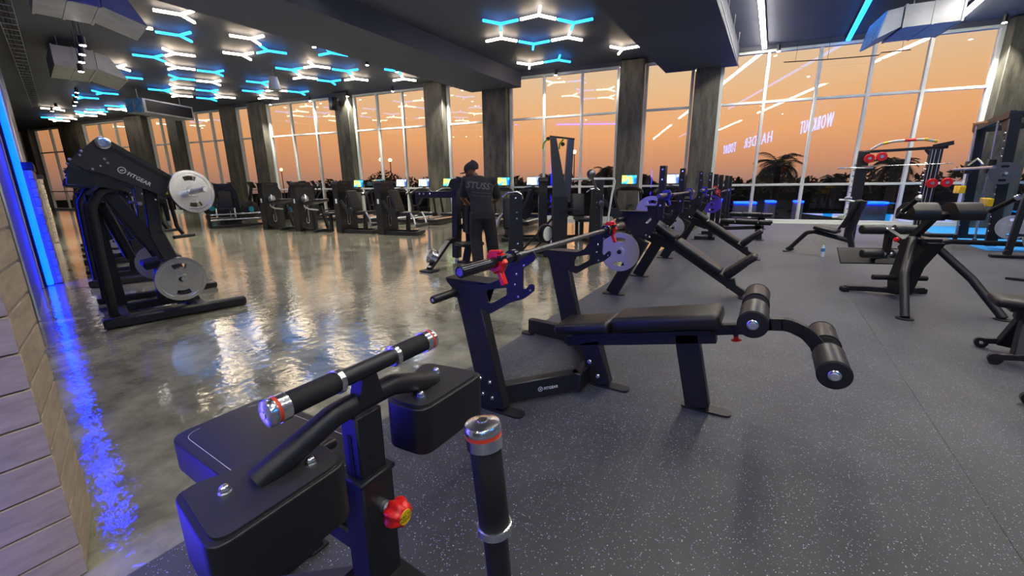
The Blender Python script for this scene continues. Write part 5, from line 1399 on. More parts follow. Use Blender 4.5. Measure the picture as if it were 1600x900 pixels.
for x in (2.70, 2.75, 2.82):
    mb.cyl((x, 12.17, 0.1), (x, 12.17, 1.94), 0.006, 6)
o = obj('cables', mb, 'steel', t); o['kind'] = 'stuff'

# ---------------------------------------------------------------- smith machine at the far right
t = thing('smith_machine', 'tall dark smith machine at the right edge with steel guide rods and yellow stops', 'gym machine', (3.95, 12.6, 0))
A, B_ = Vector((3.75, 13.3, 0)), Vector((3.78, 11.9, 0))
for p, h in ((A, 2.42), (B_, 2.55)):
    for dx in (0.0, 1.25):
        q = p + Vector((dx, 0, 0))
        mb = MB(); mb.beam(q + Vector((0, 0, 0.06)), q + Vector((-0.12, 0, h)), 0.10, 0.16, up=(1, 0, 0), bev=0.008); up = obj('upright', mb, 'black', t)
        mb = MB()
        for k in range(14):
            bolt(mb, q + Vector((-0.085 - 0.12 * k / 15, -0.03, 0.35 + k * 0.14)), (-1, -0.4, 0), 0.02, 0.02)
        o = obj('peg_bolts', mb, 'chrome', up); o['kind'] = 'stuff'
mb = MB()
mb.beam((3.55, 13.35, 2.36), (4.95, 13.35, 2.44), 0.10, 0.12, bev=0.006); mb.beam((3.6, 11.95, 2.5), (4.95, 11.95, 2.5), 0.10, 0.12, bev=0.006)
mb.beam((3.62, 11.85, 2.5), (3.58, 13.4, 2.40), 0.10, 0.14, bev=0.006); mb.prism(rpoly([(11.95, 2.48), (12.6, 2.46), (12.2, 2.38), (12.02, 2.15), (11.95, 2.1)], 0.05, 5), (3.62, 0, 0), (0, 1, 0), (0, 0, 1), 0.05)
obj('top_frame', mb, 'black', t)
mb = MB(); mb.beam((3.35, 12.75, 2.44), (5.0, 12.4, 2.62), 0.05, 0.04); obj('pull_up_bar', mb, 'timber', t)
mb = MB(); mb.tube([(2.95, 13.2, 0.10), (4.9, 13.5, 0.10)], 0.05, 12); obj('base_tube', mb, 'black', t)
mb = MB()
mb.tube([(2.70, 11.05, 0.03), (2.86, 11.3, 0.12), (3.1, 11.45, 0.16), (4.9, 11.9, 0.12)], 0.05, 12, 0.1)
obj('base_tube', mb, 'black', t)
for p in ((3.55, 12.95), (3.62, 12.15), (4.85, 12.15)):
    mb = MB(); mb.cyl((p[0], p[1], 0.05), (p[0] - 0.08, p[1], 2.42), 0.017, 10); g = obj('guide_rod', mb, 'chrome', t)
    mb = MB(); mb.lathe((p[0], p[1], 0.06), (0, 0, 1), [(0, 0.04), (0.10, 0.035)], 12); obj('rod_base', mb, 'plastic', g)
mb = MB(); mb.cyl((3.3, 13.0, 1.55), (3.35, 11.2, 1.55), 0.025, 12); sb = obj('smith_bar', mb, 'chrome', t)
mb = MB(); mb.box((3.5, 12.95, 1.58), (0.12, 0.12, 0.26), bev=0.01); obj('carriage', mb, 'black', sb); mb = MB(); mb.box((3.58, 12.15, 1.58), (0.12, 0.12, 0.26), bev=0.01); obj('carriage', mb, 'black', sb)
mb = MB(); mb.tube([(3.36, 12.5, 1.62), (3.42, 12.3, 1.74), (3.45, 12.05, 1.62)], 0.016, 8, 0.05); obj('hook_arm', mb, 'chrome', sb)
for p, z in (((3.40, 12.85), 1.13), ((3.62, 12.1), 0.90)):
    mb = MB(); mb.box((p[0], p[1], z), (0.12, 0.18, 0.16), bev=0.01); mb.box((p[0] - 0.02, p[1] - 0.22, z), (0.1, 0.14, 0.15), bev=0.01); ys = obj('yellow_stop', mb, 'yellow', t)
    mb = MB(); mb.box((p[0], p[1] - 0.11, z), (0.08, 0.1, 0.07)); obj('stop_link', mb, 'alu', ys)
for y in (11.0, 11.1):
    pass
weight((3.62, 11.62, 1.44), (0.15, 1, 0), 'dark grey weight plate on the upper peg of the smith machine', r=0.2, group='plates on the smith machine', mname='bar')
weight((3.90, 11.55, 0.46), (0.15, 1, 0), 'copper rimmed weight plate low between the smith machine uprights', group='plates on the smith machine')
mb = MB(); mb.cyl((3.90, 11.45, 0.46), (3.92, 11.95, 0.46), 0.024, 10); obj('plate_peg', mb, 'steel', t); mb = MB(); mb.cyl((3.62, 11.5, 1.44), (3.64, 11.95, 1.44), 0.024, 10); obj('plate_peg', mb, 'steel', t)
t = thing('weight_tree', 'slim dark weight stand on a flat foot at the right edge before the smith machine', 'weight stand', (3.72, 10.85, 0))
mb = MB(); mb.beam((3.40, 10.62, 0.03), (4.15, 10.75, 0.03), 0.10, 0.05, bev=0.008); obj('foot_runner', mb, 'black', t)
mb = MB(); mb.beam((3.62, 10.66, 0.05), (3.66, 10.66, 1.1), 0.07, 0.09, up=(1, 0, 0), bev=0.006); up = obj('upright', mb, 'black', t)
mb = MB(); mb.lathe((3.68, 10.66, 0.40), (1, 0.1, 0), [(0, 0.03), (0.01, 0.03), (0.01, 0.024), (0.35, 0.024)], 12); mb.lathe((3.70, 10.66, 0.95), (1, 0.1, 0), [(0, 0.03), (0.01, 0.03), (0.01, 0.024), (0.3, 0.024)], 12); obj('storage_peg', mb, 'black', t)
mb = MB(); mb.lathe((3.58, 10.60, 0.10), (0, -1, 0), [(0, 0.045), (0.03, 0.04)], 14); obj('wheel', mb, 'plastic', t)
weight((3.86, 10.68, 0.40), (1, 0.1, 0), 'chrome weight plate on the slim stand at the right edge', group='plates on the smith machine')
mb = MB(); mb.prism([(2.86, 8.30), (3.6, 8.55), (3.6, 8.0)], (0, 0, 0.02), (1, 0, 0), (0, 1, 0), 0.03); lone('ramp_plate', mb, 'black', (3.3, 8.3, 0.0), 'black pointed floor plate tip at the right edge', 'floor plate')

# ---------------------------------------------------------------- weight stack machines before the windows
def tower(t, w=0.72, th=0.20, h=1.50, x=0.0):
    """shrouded weight stack; wide face looks along +x"""
    mb = MB()
    mb.prism(rpoly([(0, 0), (w, 0), (w, h - 0.32), (w - 0.12, h - 0.10), (0.0, h - 0.10)], 0.02), (x - th / 2, 0, 0), (0, 1, 0), (0, 0, 1), th)
    sh = obj('shroud', mb, 'black', t)
    mb = MB(); mb.prism(rpoly([(-0.015, h - 0.10), (w - 0.10, h - 0.10), (w - 0.13, h), (0.03, h)], 0.02), (x - th / 2, 0, 0), (0, 1, 0), (0, 0, 1), th + 0.03); obj('top_cap', mb, 'plastic', t)
    mb = MB(); c = w * 0.47
    mb.tube([(x + 0.004, c - 0.05, 1.0), (x + 0.004, c - 0.04, 1.05), (x + 0.004, c, 1.065), (x + 0.004, c + 0.04, 1.05), (x + 0.004, c + 0.05, 1.0), (x + 0.004, c + 0.05, 0.30), (x + 0.004, c + 0.04, 0.25), (x + 0.004, c, 0.235), (x + 0.004, c - 0.04, 0.25), (x + 0.004, c - 0.05, 0.30), (x + 0.004, c - 0.05, 1.0)], 0.009, 6); obj('slot_rim', mb, 'steel', sh)
    mb = MB(); mb.prism(rpoly(rect(c - 0.045, 0.245, c + 0.045, 1.055), 0.04), (x + 0.0015, 0, 0), (0, 1, 0), (0, 0, 1), 0.003); obj('slot', mb, 'foam', sh)
    mb = MB(); mb.box((x - th - 0.001, 0.16, 0.95), (0.004, 0.1, 0.14)); mb.box((x - th / 2, -0.002, 0.93), (0.06, 0.006, 0.13), bev=0.002); obj('instruction_plate', mb, 'white', sh)
    mb = MB()
    for k in range(5):
        mb.box((x + 0.016, 0.18 + k * 0.05, h - 0.055), (0.003, 0.026, 0.02))
    o = obj('cap_print', mb, 'bar', sh); o['kind'] = 'stuff'
    text('logo_text', 'FITGEAR', 0.035, 'bar', sh, (x + 0.001, c - 0.02, h - 0.20), (0, 1, 0), (0, 0, 1), 0.0008)
    return sh
def curl_machine(label):
    t = thing('weight_stack_machine', label, 'gym machine', (0, 0, 0), 0, 'weight stack machines in a row')
    tower(t)
    mb = MB(); mb.beam((0.0, 0.15, 0.05), (0.95, 0.15, 0.05), 0.08, 0.08); mb.beam((0.72, -0.15, 0.04), (0.72, 0.55, 0.04), 0.08, 0.08); obj('base_frame', mb, 'black', t)
    mb = MB(); mb.beam((0.66, -0.08, 0.04), (0.60, -0.06, 0.80), 0.09, 0.07, up=(1, 0, 0)); mb.beam((0.66, 0.48, 0.04), (0.52, 0.40, 0.78), 0.09, 0.07, up=(1, 0, 0)); obj('support_leg', mb, 'black', t)
    mb = MB(); mb.padbeam((0.36, 0.15, 0.86), (0.86, 0.15, 0.96), 0.55, 0.09); obj('arm_pad', mb, 'vinyl', t, 50)
    mb = MB(); mb.tube([(0.05, 0.2, 1.05), (0.3, 0.05, 1.12), (0.42, -0.05, 1.0), (0.36, -0.1, 0.78), (0.6, -0.15, 0.70), (0.95, -0.15, 0.68)], 0.022, 10, 0.08); mb.lathe((0.04, 0.25, 0.98), (1, 0, 0), [(0, 0.12), (0.06, 0.12), (0.06, 0.05), (0.1, 0.05)], 18); obj('curl_arm', mb, 'steel', t)
    mb = MB(); mb.padbeam((0.95, 0.15, 0.55), (1.25, 0.15, 0.55), 0.34, 0.08); obj('seat_pad', mb, 'vinyl', t, 50)
    mb = MB(); mb.beam((1.1, 0.15, 0.05), (1.1, 0.15, 0.52), 0.08, 0.08, up=(1, 0, 0)); mb.beam((0.9, 0.15, 0.05), (1.15, 0.15, 0.05), 0.08, 0.08); obj('seat_post', mb, 'black', t)
    mb = MB(); mb.tube([(0.02, 0.1, 0.1), (0.25, 0.12, 0.7), (0.1, 0.2, 1.0)], 0.03, 8); mb.lathe((0.1, 0.05, 0.2), (0, -1, 0), [(0, 0.07), (0.03, 0.07)], 14); obj('cam_arm', mb, 'black', t)
    return t
def leg_machine(label):
    t = thing('weight_stack_machine', label, 'gym machine', (0, 0, 0), 0, 'weight stack machines in a row')
    tower(t)
    mb = MB(); mb.beam((0.0, 0.10, 0.05), (1.0, 0.10, 0.05), 0.09, 0.09); mb.beam((1.0, 0.06, 0.05), (0.85, 0.75, 0.05), 0.09, 0.09); mb.beam((0.0, 0.62, 0.05), (0.86, 0.72, 0.05), 0.08, 0.08); obj('base_frame', mb, 'black', t)
    mb = MB(); mb.padbeam((0.42, 0.3, 0.56), (0.90, 0.3, 0.60), 0.42, 0.10); obj('seat_pad', mb, 'vinyl', t, 50)
    mb = MB(); mb.padbeam((0.40, 0.3, 0.62), (0.20, 0.3, 1.22), 0.42, 0.09, up=(1, 0, 0.3)); obj('back_pad', mb, 'vinyl', t, 50)
    mb = MB(); mb.beam((0.62, 0.3, 0.05), (0.66, 0.3, 0.55), 0.09, 0.1, up=(1, 0, 0)); mb.beam((0.36, 0.3, 0.5), (0.12, 0.3, 1.25), 0.05, 0.1, up=(1, 0, 0.3)); obj('seat_post', mb, 'black', t)
    for y in (0.02, 0.58):
        mb = MB(); mb.tube([(0.92, y, 0.62), (1.02, y, 0.45), (1.06, y, 0.25)], 0.025, 10); obj('leg_lever', mb, 'steel', t)
    mb = MB(); mb.lathe((1.08, 0.0, 0.27), (0, 1, 0), [(0, 0.05), (0.6, 0.05)], 16); obj('shin_roller', mb, 'roller', t)
    for y, q in ((0.04, -0.02), (0.56, 0.62)):
        mb = MB(); mb.tube([(0.6, y, 0.55), (0.6, q, 0.78), (0.75, q, 0.80)], 0.018, 8, 0.05); obj('hand_grip', mb, 'black', t)
    mb = MB(); mb.beam((0.02, 0.05, 0.95), (0.30, 0.05, 0.55), 0.05, 0.09, up=(1, 0, 1)); mb.lathe((0.33, 0.05, 0.62), (0, -1, 0), [(0, 0.13), (0.05, 0.13), (0.05, 0.04)], 18); obj('cam_arm', mb, 'black', t)
    return t
cm = curl_machine('black weight stack machine with arm pad, leftmost of the two arm pad machines')
cm.location = (-14.15, 7.72, 0); cm.rotation_euler = (0, 0, R(11))
dup(cm, (-12.43, 7.78, 0), R(11), 'black weight stack machine with arm pad, right of its twin')
lg = leg_machine('black weight stack machine with slotted tower and seat, left one of two')
lg.location = (-10.85, 8.09, 0); lg.rotation_euler = (0, 0, R(11))
dup(lg, (-9.30, 8.29, 0), R(11), 'black weight stack machine with slotted tower and seat, nearer the standing man')
dup(lg, (-17.9, 8.0, 0), R(-28), 'black weight stack machine behind low rails, left end of the row')
dup(lg, (-5.02, 9.57, 0), R(207.7), 'black weight stack machine, only its slim tower seen left of the ski trainer')
dup(lg, (-3.58, 10.25, 0), R(19), 'black weight stack machine, only its slim tower seen right of the ski trainer')
t = thing('low_rail_frame', 'low black frame with two chrome rails before the leftmost weight stack machine', 'gym machine', (-16.1, 7.6, 0))
mb = MB(); mb.beam((-16.15, 6.88, 0.05), (-15.95, 8.6, 0.05), 0.08, 0.09); mb.beam((-16.15, 6.90, 0.05), (-16.15, 6.90, 0.5), 0.10, 0.08, up=(0, 1, 0)); mb.beam((-15.95, 8.6, 0.05), (-15.95, 8.6, 0.5), 0.10, 0.08, up=(0, 1, 0)); obj('frame_base', mb, 'black', t)
for z in (0.28, 0.46):
    mb = MB(); mb.cyl((-16.15, 6.9, z), (-15.95, 8.6, z), 0.022, 10); obj('chrome_rail', mb, 'chrome', t)

# ---------------------------------------------------------------- treadmills and cross trainers
def treadmill(label, scr):
    """local: runner faces +y (the window), console at y=0, belt behind at -y"""
    t = thing('treadmill', label, 'treadmill', (0, 0, 0), 0, 'treadmills facing the windows')
    mb = MB(); mb.box((0, -0.75, 0.12), (0.80, 1.85, 0.14), bev=0.03, seg=2); mb.box((0, 0.12, 0.20), (0.78, 0.45, 0.26), bev=0.06, seg=3); dk = obj('deck', mb, 'plastic', t)
    mb = MB(); mb.box((0, -0.82, 0.194), (0.52, 1.5, 0.012), bev=0.003); obj('belt', mb, 'foam', dk)
    for s in (-1, 1):
        mb = MB(); mb.box((s * 0.33, -0.85, 0.2), (0.08, 1.6, 0.018), bev=0.004); obj('side_rail', mb, 'wood' if scr != 'scr_b' else 'alu', dk)
    for s in (-1, 1):
        mb = MB(); mb.tube([(s * 0.38, 0.15, 0.2), (s * 0.39, 0.02, 0.8), (s * 0.36, -0.06, 1.12), (s * 0.30, -0.10, 1.18)], 0.04, 10, 0.15); obj('side_post', mb, 'black', t)
    mb = MB(); mb.tube([(-0.44, -0.35, 1.02), (-0.42, -0.18, 1.10), (-0.25, -0.10, 1.19), (0, -0.08, 1.22), (0.25, -0.10, 1.19), (0.42, -0.18, 1.10), (0.44, -0.35, 1.02)], 0.05, 10, 0.1); mb.box((0, -0.02, 1.16), (0.62, 0.12, 0.10), bev=0.03, seg=2); obj('console_bridge', mb, 'plastic', t)
    mb = MB(); mb.beam((0, 0.0, 1.16), (0, 0.05, 1.40), 0.12, 0.05, up=(0, 1, 0)); mb.box((0, 0.03, 1.455), (0.50, 0.04, 0.31), Matrix.Rotation(R(-8), 3, 'X'), 0.012); sc = obj('screen_housing', mb, 'plastic', t)
    mb = MB(); mb.box((0, 0.004, 1.455), (0.46, 0.006, 0.27), Matrix.Rotation(R(-8), 3, 'X')); obj('screen', mb, scr, sc)
    return t
tm = [treadmill('x', 'scr_a'), treadmill('x', 'scr_b')]
tpos = [(-14.69, 11.98, 0, 'left end of the row, half behind a slotted tower'), (-13.7, 12.15, 0, 'with a green and yellow screen between two slotted towers'), (-12.61, 12.35, 1, 'with a pale screen behind the right slotted tower'),
        (-11.59, 12.53, 1, 'with a pale screen clear of the towers, left of a column'), (-10.51, 12.72, 0, 'with a colourful screen just left of the standing man'), (-8.30, 13.10, 0, 'with a colourful screen just right of the standing man'),
        (-7.20, 13.30, 1, 'with a blue and white screen left of the ski trainer'), (-4.0, 13.87, 0, 'with a cyan and yellow screen before the concrete column'), (-2.76, 14.08, 1, 'with a pale screen behind the incline bench posts')]
for i, (x, y, k, w_) in enumerate(tpos):
    first = (i == 0 and k == 0) or (i == 2)
    lab = 'black treadmill ' + w_
    if first:
        tm[k].location = (x, y, 0); tm[k].rotation_euler = (0, 0, R(10)); tm[k]['label'] = lab
    else:
        dup(tm[k], (x, y, 0), R(10), lab)
def cross_trainer(label):
    t = thing('cross_trainer', label, 'cross trainer', (0, 0, 0), 0, 'cross trainers along the left windows')
    mb = MB(); mb.beam((0, 0.3, 0.06), (0, -1.2, 0.06), 0.12, 0.1); mb.box((0, -1.2, 0.05), (0.55, 0.1, 0.08)); mb.box((0, 0.4, 0.05), (0.55, 0.1, 0.08)); obj('base_frame', mb, 'black', t)
    mb = MB(); mb.lathe((-0.10, 0.15, 0.42), (1, 0, 0), [(0, 0.30), (0.03, 0.36), (0.17, 0.36), (0.20, 0.30)], 26); fw = obj('flywheel_cover', mb, 'plastic', t)
    mb = MB(); mb.lathe((0.101, 0.15, 0.42), (1, 0, 0), [(0, 0.12), (0.006, 0.12), (0.006, 0.08)], 20); mb.lathe((-0.101, 0.15, 0.42), (-1, 0, 0), [(0, 0.12), (0.006, 0.12), (0.006, 0.08)], 20); obj('teal_ring', mb, 'teal', fw)
    mb = MB(); mb.beam((0, 0.12, 0.6), (0, -0.05, 1.38), 0.12, 0.10, up=(0, 1, 0), bev=0.02); obj('mast', mb, 'black', t)
    mb = MB(); mb.box((0, -0.08, 1.46), (0.42, 0.05, 0.30), Matrix.Rotation(R(-28), 3, 'X'), 0.02, 2); co = obj('console', mb, 'plastic', t)
    mb = MB(); mb.box((0, -0.108, 1.455), (0.34, 0.006, 0.20), Matrix.Rotation(R(-28), 3, 'X')); obj('screen', mb, 'scr_c', co)
    for s in (-1, 1):
        mb = MB(); mb.tube([(s * 0.30, 0.0, 0.35), (s * 0.28, -0.05, 0.9), (s * 0.30, -0.28, 1.25), (s * 0.26, -0.16, 1.52), (s * 0.22, -0.10, 1.54)], 0.02, 8, 0.1); obj('swing_handle', mb, 'black', t)
        mb = MB(); mb.beam((s * 0.26, 0.1, 0.25 + 0.1 * s), (s * 0.22, -1.05, 0.30 - 0.1 * s), 0.05, 0.05); mb.box((s * 0.22, -0.65, 0.33 - 0.03 * s), (0.16, 0.38, 0.05), bev=0.015); obj('pedal_arm', mb, 'black', t)
    return t
ct = None
cpos = [(-22.3, 9.9, 'leftmost one, its tilted blue screen over the lever machine plate'), (-21.2, 10.1, 'second from the left, its tilted blue screen high'), (-19.9, 10.35, 'third from the left, behind the leftmost weight stack'), (-18.7, 10.55, 'fourth from the left, behind the first arm pad machine'),
        (-17.6, 10.75, 'fifth from the left, between the two arm pad machines'), (-16.75, 10.8, 'sixth from the left, behind the second arm pad machine'), (-16.0, 10.75, 'seventh from the left, right of the second arm pad machine')]
for i, (x, y, w_) in enumerate(cpos):
    lab = 'black cross trainer, ' + w_
    if ct is None:
        ct = cross_trainer(lab); ct.location = (x, y, 0); ct.rotation_euler = (0, 0, R(10 + 150))
    else:
        dup(ct, (x, y, 0), R(10 + 150 + (i % 3) * 12), lab)

# ---------------------------------------------------------------- upright plate loaded posts
def stanchion(label):
    t = thing('plate_loaded_machine', label, 'gym machine', (0, 0, 0), 0, 'plate loaded machines on the polished floor')
    mb = MB(); mb.prism(rpoly([(-0.13, 0.02), (0.13, 0.02), (0.10, 1.20), (-0.09, 1.20)], 0.03), (0, 0, 0), (1, 0, 0), (0, 0, 1), 0.09); up = obj('upright_plate', mb, 'black', t)
    mb = MB()
    for x, z in ((0.0, 1.14), (0.02, 0.92), (0.02, 0.82), (0.03, 0.42), (0.0, 0.2)):
        bolt(mb, (x, -0.046, z), (0, -1, 0), 0.014, 0.012)
    o = obj('bolts', mb, 'chrome', up); o['kind'] = 'stuff'
    mb = MB(); mb.tube([(-0.20, 0.05, 1.16), (-0.12, 0.0, 1.22), (0.02, 0.0, 1.235), (0.09, 0.0, 1.20), (0.11, 0.0, 1.12)], 0.017, 10, 0.05); obj('chrome_handle', mb, 'chrome', t)
    mb = MB(); mb.beam((0, -0.5, 0.04), (0, 1.1, 0.04), 0.10, 0.08, bev=0.006); mb.beam((-0.35, 1.05, 0.04), (0.35, 1.05, 0.04), 0.09, 0.08); obj('base_runner', mb, 'black', t)
    mb = MB(); mb.padbeam((0, 0.55, 0.48), (0, 0.95, 0.52), 0.34, 0.09); obj('seat_pad', mb, 'vinyl', t, 50)
    mb = MB(); mb.padbeam((0, 1.0, 0.55), (0, 1.1, 1.1), 0.34, 0.08, up=(0, 1, 0)); obj('back_pad', mb, 'vinyl', t, 50)
    mb = MB(); mb.beam((0, 0.78, 0.05), (0, 0.78, 0.46), 0.08, 0.09, up=(0, 1, 0)); mb.beam((0, 1.1, 0.05), (0, 1.14, 1.0), 0.07, 0.07, up=(0, 1, 0)); obj('seat_post', mb, 'black', t)
    return t
st = stanchion('dark bolted upright plate of a machine just right of the standing man')
st.location = (-3.46, 5.80, 0); st.rotation_euler = (0, 0, R(34))
s2 = dup(st, (-3.43, 9.3, 0), R(44), 'dark bolted upright plate of a machine behind the decline bench barbell')
mb = MB(); mb.tube([(-0.10, 0, 1.50), (0.02, 0, 1.2), (0.12, 0, 0.92), (0.16, 0, 0.35)], 0.028, 10, 0.1); mb.lathe((0.12, -0.03, 0.9), (0, -1, 0), [(0, 0.07), (0.05, 0.07), (0.06, 0.03)], 16); mb.ball((-0.12, 0, 1.55), 0.105, s=(1, .6, 1))
bl = obj('ball_end_lever', mb, 'bar'); bl.parent = s2
mb = MB(); mb.tube([(-0.75, 0.3, 1.45), (0.62, 0.3, 1.45), (0.55, 0.3, 1.1), (0.45, 0.35, 0.1)], 0.025, 8, 0.08); ob_ = obj('top_handle_bar', mb, 'alu'); ob_.parent = s2

# ---------------------------------------------------------------- ski trainer with twin mast
t = thing('ski_trainer', 'tall black ski trainer with twin tapered masts and lime green handles before the sunset', 'gym machine', (-3.45, 7.45, 0))
def taper(mb, a, b, wa, wb, th):
    a, b = Vector(a), Vector(b); u = Vector((0.80, 0.60, 0)).normalized(); w = Vector((-u.y, u.x, 0))
    q = [a - u * wa / 2, a + u * wa / 2, b + u * wb / 2, b - u * wb / 2]
    mb._add([p + w * th / 2 for p in q] + [p - w * th / 2 for p in q], [(0, 1, 2, 3), (7, 6, 5, 4), (0, 4, 5, 1), (1, 5, 6, 2), (2, 6, 7, 3), (3, 7, 4, 0)])
mb = MB(); taper(mb, (-3.43, 7.40, 0.02), (-3.44, 7.40, 1.12), 0.26, 0.28, 0.20); lo_ = obj('lower_column', mb, 'black', t)
mb = MB(); taper(mb, (-3.43, 7.40, 1.10), (-3.60, 7.42, 2.20), 0.26, 0.10, 0.10); obj('mast', mb, 'black', t)
mb = MB(); taper(mb, (-3.40, 7.62, 1.0), (-3.33, 7.62, 2.16), 0.14, 0.12, 0.08); obj('mast', mb, 'bar', t)
mb = MB(); mb.beam((-3.66, 7.40, 2.205), (-3.26, 7.64, 2.15), 0.05, 0.03); mb.lathe((-3.68, 7.37, 2.16), (0.6, -0.8, 0), [(0, 0.035), (0.03, 0.035)], 12); mb.lathe((-3.44, 7.50, 2.06), (0.6, -0.8, 0), [(0, 0.035), (0.03, 0.035)], 12); obj('pulley_head', mb, 'plastic', t)
for p in ((-3.73, 7.34), (-3.47, 7.5)):
    mb = MB(); mb.tube([(p[0] + 0.05, p[1], 2.15), (p[0] - 0.03, p[1], 2.07), (p[0] - 0.035, p[1], 1.98)], 0.016, 8); obj('lime_handle', mb, 'green', t)
mb = MB(); mb.tube([(-4.18, 7.25, 0.06), (-3.45, 7.32, 0.80), (-3.2, 7.36, 0.88), (-3.0, 7.38, 0.86)], 0.022, 8, 0.1); mb.tube([(-4.02, 7.45, 0.06), (-3.3, 7.5, 0.76)], 0.02, 8); obj('slanted_rail', mb, 'black', t)
mb = MB(); mb.lathe((-3.72, 7.27, 0.42), (0.97, -0.22, 0), [(0, 0.17), (0.03, 0.185), (0.09, 0.185), (0.12, 0.17)], 26); fwh = obj('fan_wheel', mb, 'plastic', t)
mb = MB(); mb.lathe((-3.603, 7.243, 0.42), (0.97, -0.22, 0), [(0, 0.14), (0.01, 0.135)], 24); obj('wheel_disc', mb, 'alu', fwh)
mb = MB(); mb.beam((-4.2, 7.3, 0.03), (-3.2, 7.45, 0.03), 0.12, 0.05); mb.beam((-3.6, 7.1, 0.03), (-3.3, 7.8, 0.03), 0.1, 0.05); mb.beam((-3.62, 7.33, 0.05), (-3.62, 7.33, 0.42), 0.06, 0.05, up=(1, 0, 0)); obj('base_runner', mb, 'black', t)

# ---------------------------------------------------------------- machine the man leans on
t = thing('chest_press_machine', 'black lever machine the man leans on, with a long side arm and hanging chrome handle', 'gym machine', (-4.85, 6.1, 0))
mb = MB(); mb.beam((-4.86, 6.02, 0.05), (-4.80, 6.02, 1.36), 0.13, 0.13, up=(1, 0, 0), bev=0.01); po = obj('post', mb, 'black', t)
mb = MB(); mb.tube([(-4.90, 5.98, 1.32), (-4.86, 6.0, 1.42), (-4.78, 6.03, 1.45), (-4.70, 6.06, 1.42), (-4.66, 6.08, 1.30)], 0.05, 12, 0.05); mb.lathe((-4.78, 5.96, 1.36), (0.5, -0.8, 0), [(0, 0.10), (0.06, 0.10), (0.06, 0.04)], 18); obj('pulley_arch', mb, 'plastic', po)
mb = MB(); mb.beam((-5.72, 5.98, 1.18), (-4.80, 6.02, 1.19), 0.10, 0.12, bev=0.006); mb.beam((-5.60, 5.98, 1.18), (-5.72, 5.98, 1.02), 0.08, 0.08); sa = obj('side_arm', mb, 'black', t)
mb = MB()
for x in (-5.6, -5.5, -5.35): bolt(mb, (x, 5.925, 1.2), (0, -1, 0), 0.018, 0.012)
o = obj('bolts', mb, 'chrome', sa); o['kind'] = 'stuff'
mb = MB(); mb.cyl((-5.42, 5.95, 1.12), (-5.44, 5.95, 0.56), 0.006, 6); obj('hanging_cable', mb, 'black', sa)
mb = MB(); mb.cyl((-5.44, 5.95, 0.56), (-5.45, 5.95, 0.20), 0.026, 12); mb.cyl((-5.45, 5.95, 0.2), (-5.45, 5.95, 0.16), 0.036, 12); obj('hanging_handle', mb, 'steel', sa)
mb = MB(); mb.padbeam((-4.55, 5.98, 0.52), (-4.55, 5.98, 1.03), 0.26, 0.12, up=(0.5, 0.8, 0)); obj('chest_pad', mb, 'vinyl', t, 50)
mb = MB(); mb.beam((-4.60, 6.08, 0.30), (-4.60, 6.08, 0.95), 0.10, 0.10, up=(1, 0, 0)); mb.beam((-4.86, 6.04, 0.62), (-4.58, 6.1, 0.62), 0.08, 0.08); obj('pad_post', mb, 'black', t)
mb = MB(); mb.padbeam((-4.60, 5.75, 0.335), (-4.42, 6.15, 0.335), 0.34, 0.07); obj('seat_block', mb, 'black', t)
mb = MB(); mb.beam((-4.56, 5.9, 0.02), (-4.52, 5.95, 0.31), 0.10, 0.10, up=(1, 0, 0)); mb.box((-4.58, 5.9, 0.01), (0.26, 0.14, 0.02)); obj('seat_leg', mb, 'black', t)
mb = MB(); mb.beam((-4.62, 5.00, 0.03), (-4.80, 5.75, 0.40), 0.09, 0.06, bev=0.006); mb.box((-4.60, 4.98, 0.012), (0.24, 0.22, 0.024), bev=0.004); mb.beam((-4.80, 5.70, 0.38), (-4.84, 6.05, 0.40), 0.09, 0.08); obj('plate_strut', mb, 'black', t)
mb = MB(); ha = Vector((-0.5, -0.75, 0.45)).normalized(); mb.lathe(Vector((-4.64, 5.22, 0.17)), ha, [(0, 0.03), (0.16, 0.025)], 12); obj('storage_peg', mb, 'steel', t)
for k in range(3):
    weight(Vector((-4.64, 5.22, 0.17)) + ha * (0.045 + 0.036 * k), ha, 'small chrome weight plate low on the strut beside the standing man, %s of three' % ('inner', 'middle', 'outer')[k], r=0.125, th=0.03, group='small plates by the standing man', mname='chrome')
t = thing('spray_bottle', 'small orange and blue spray bottle on the floor by the chest press seat', 'bottle', (-5.05, 6.25, 0))
mb = MB(); mb.lathe((-5.05, 6.25, 0), (0, 0, 1), [(0, 0.04), (0.14, 0.04), (0.19, 0.018)], 14); obj('body', mb, 'label', t)
mb = MB(); mb.lathe((-5.05, 6.25, 0.19), (0, 0, 1), [(0, 0.02), (0.12, 0.03), (0.14, 0.02)], 12); obj('spray_head', mb, 'yellow', t)

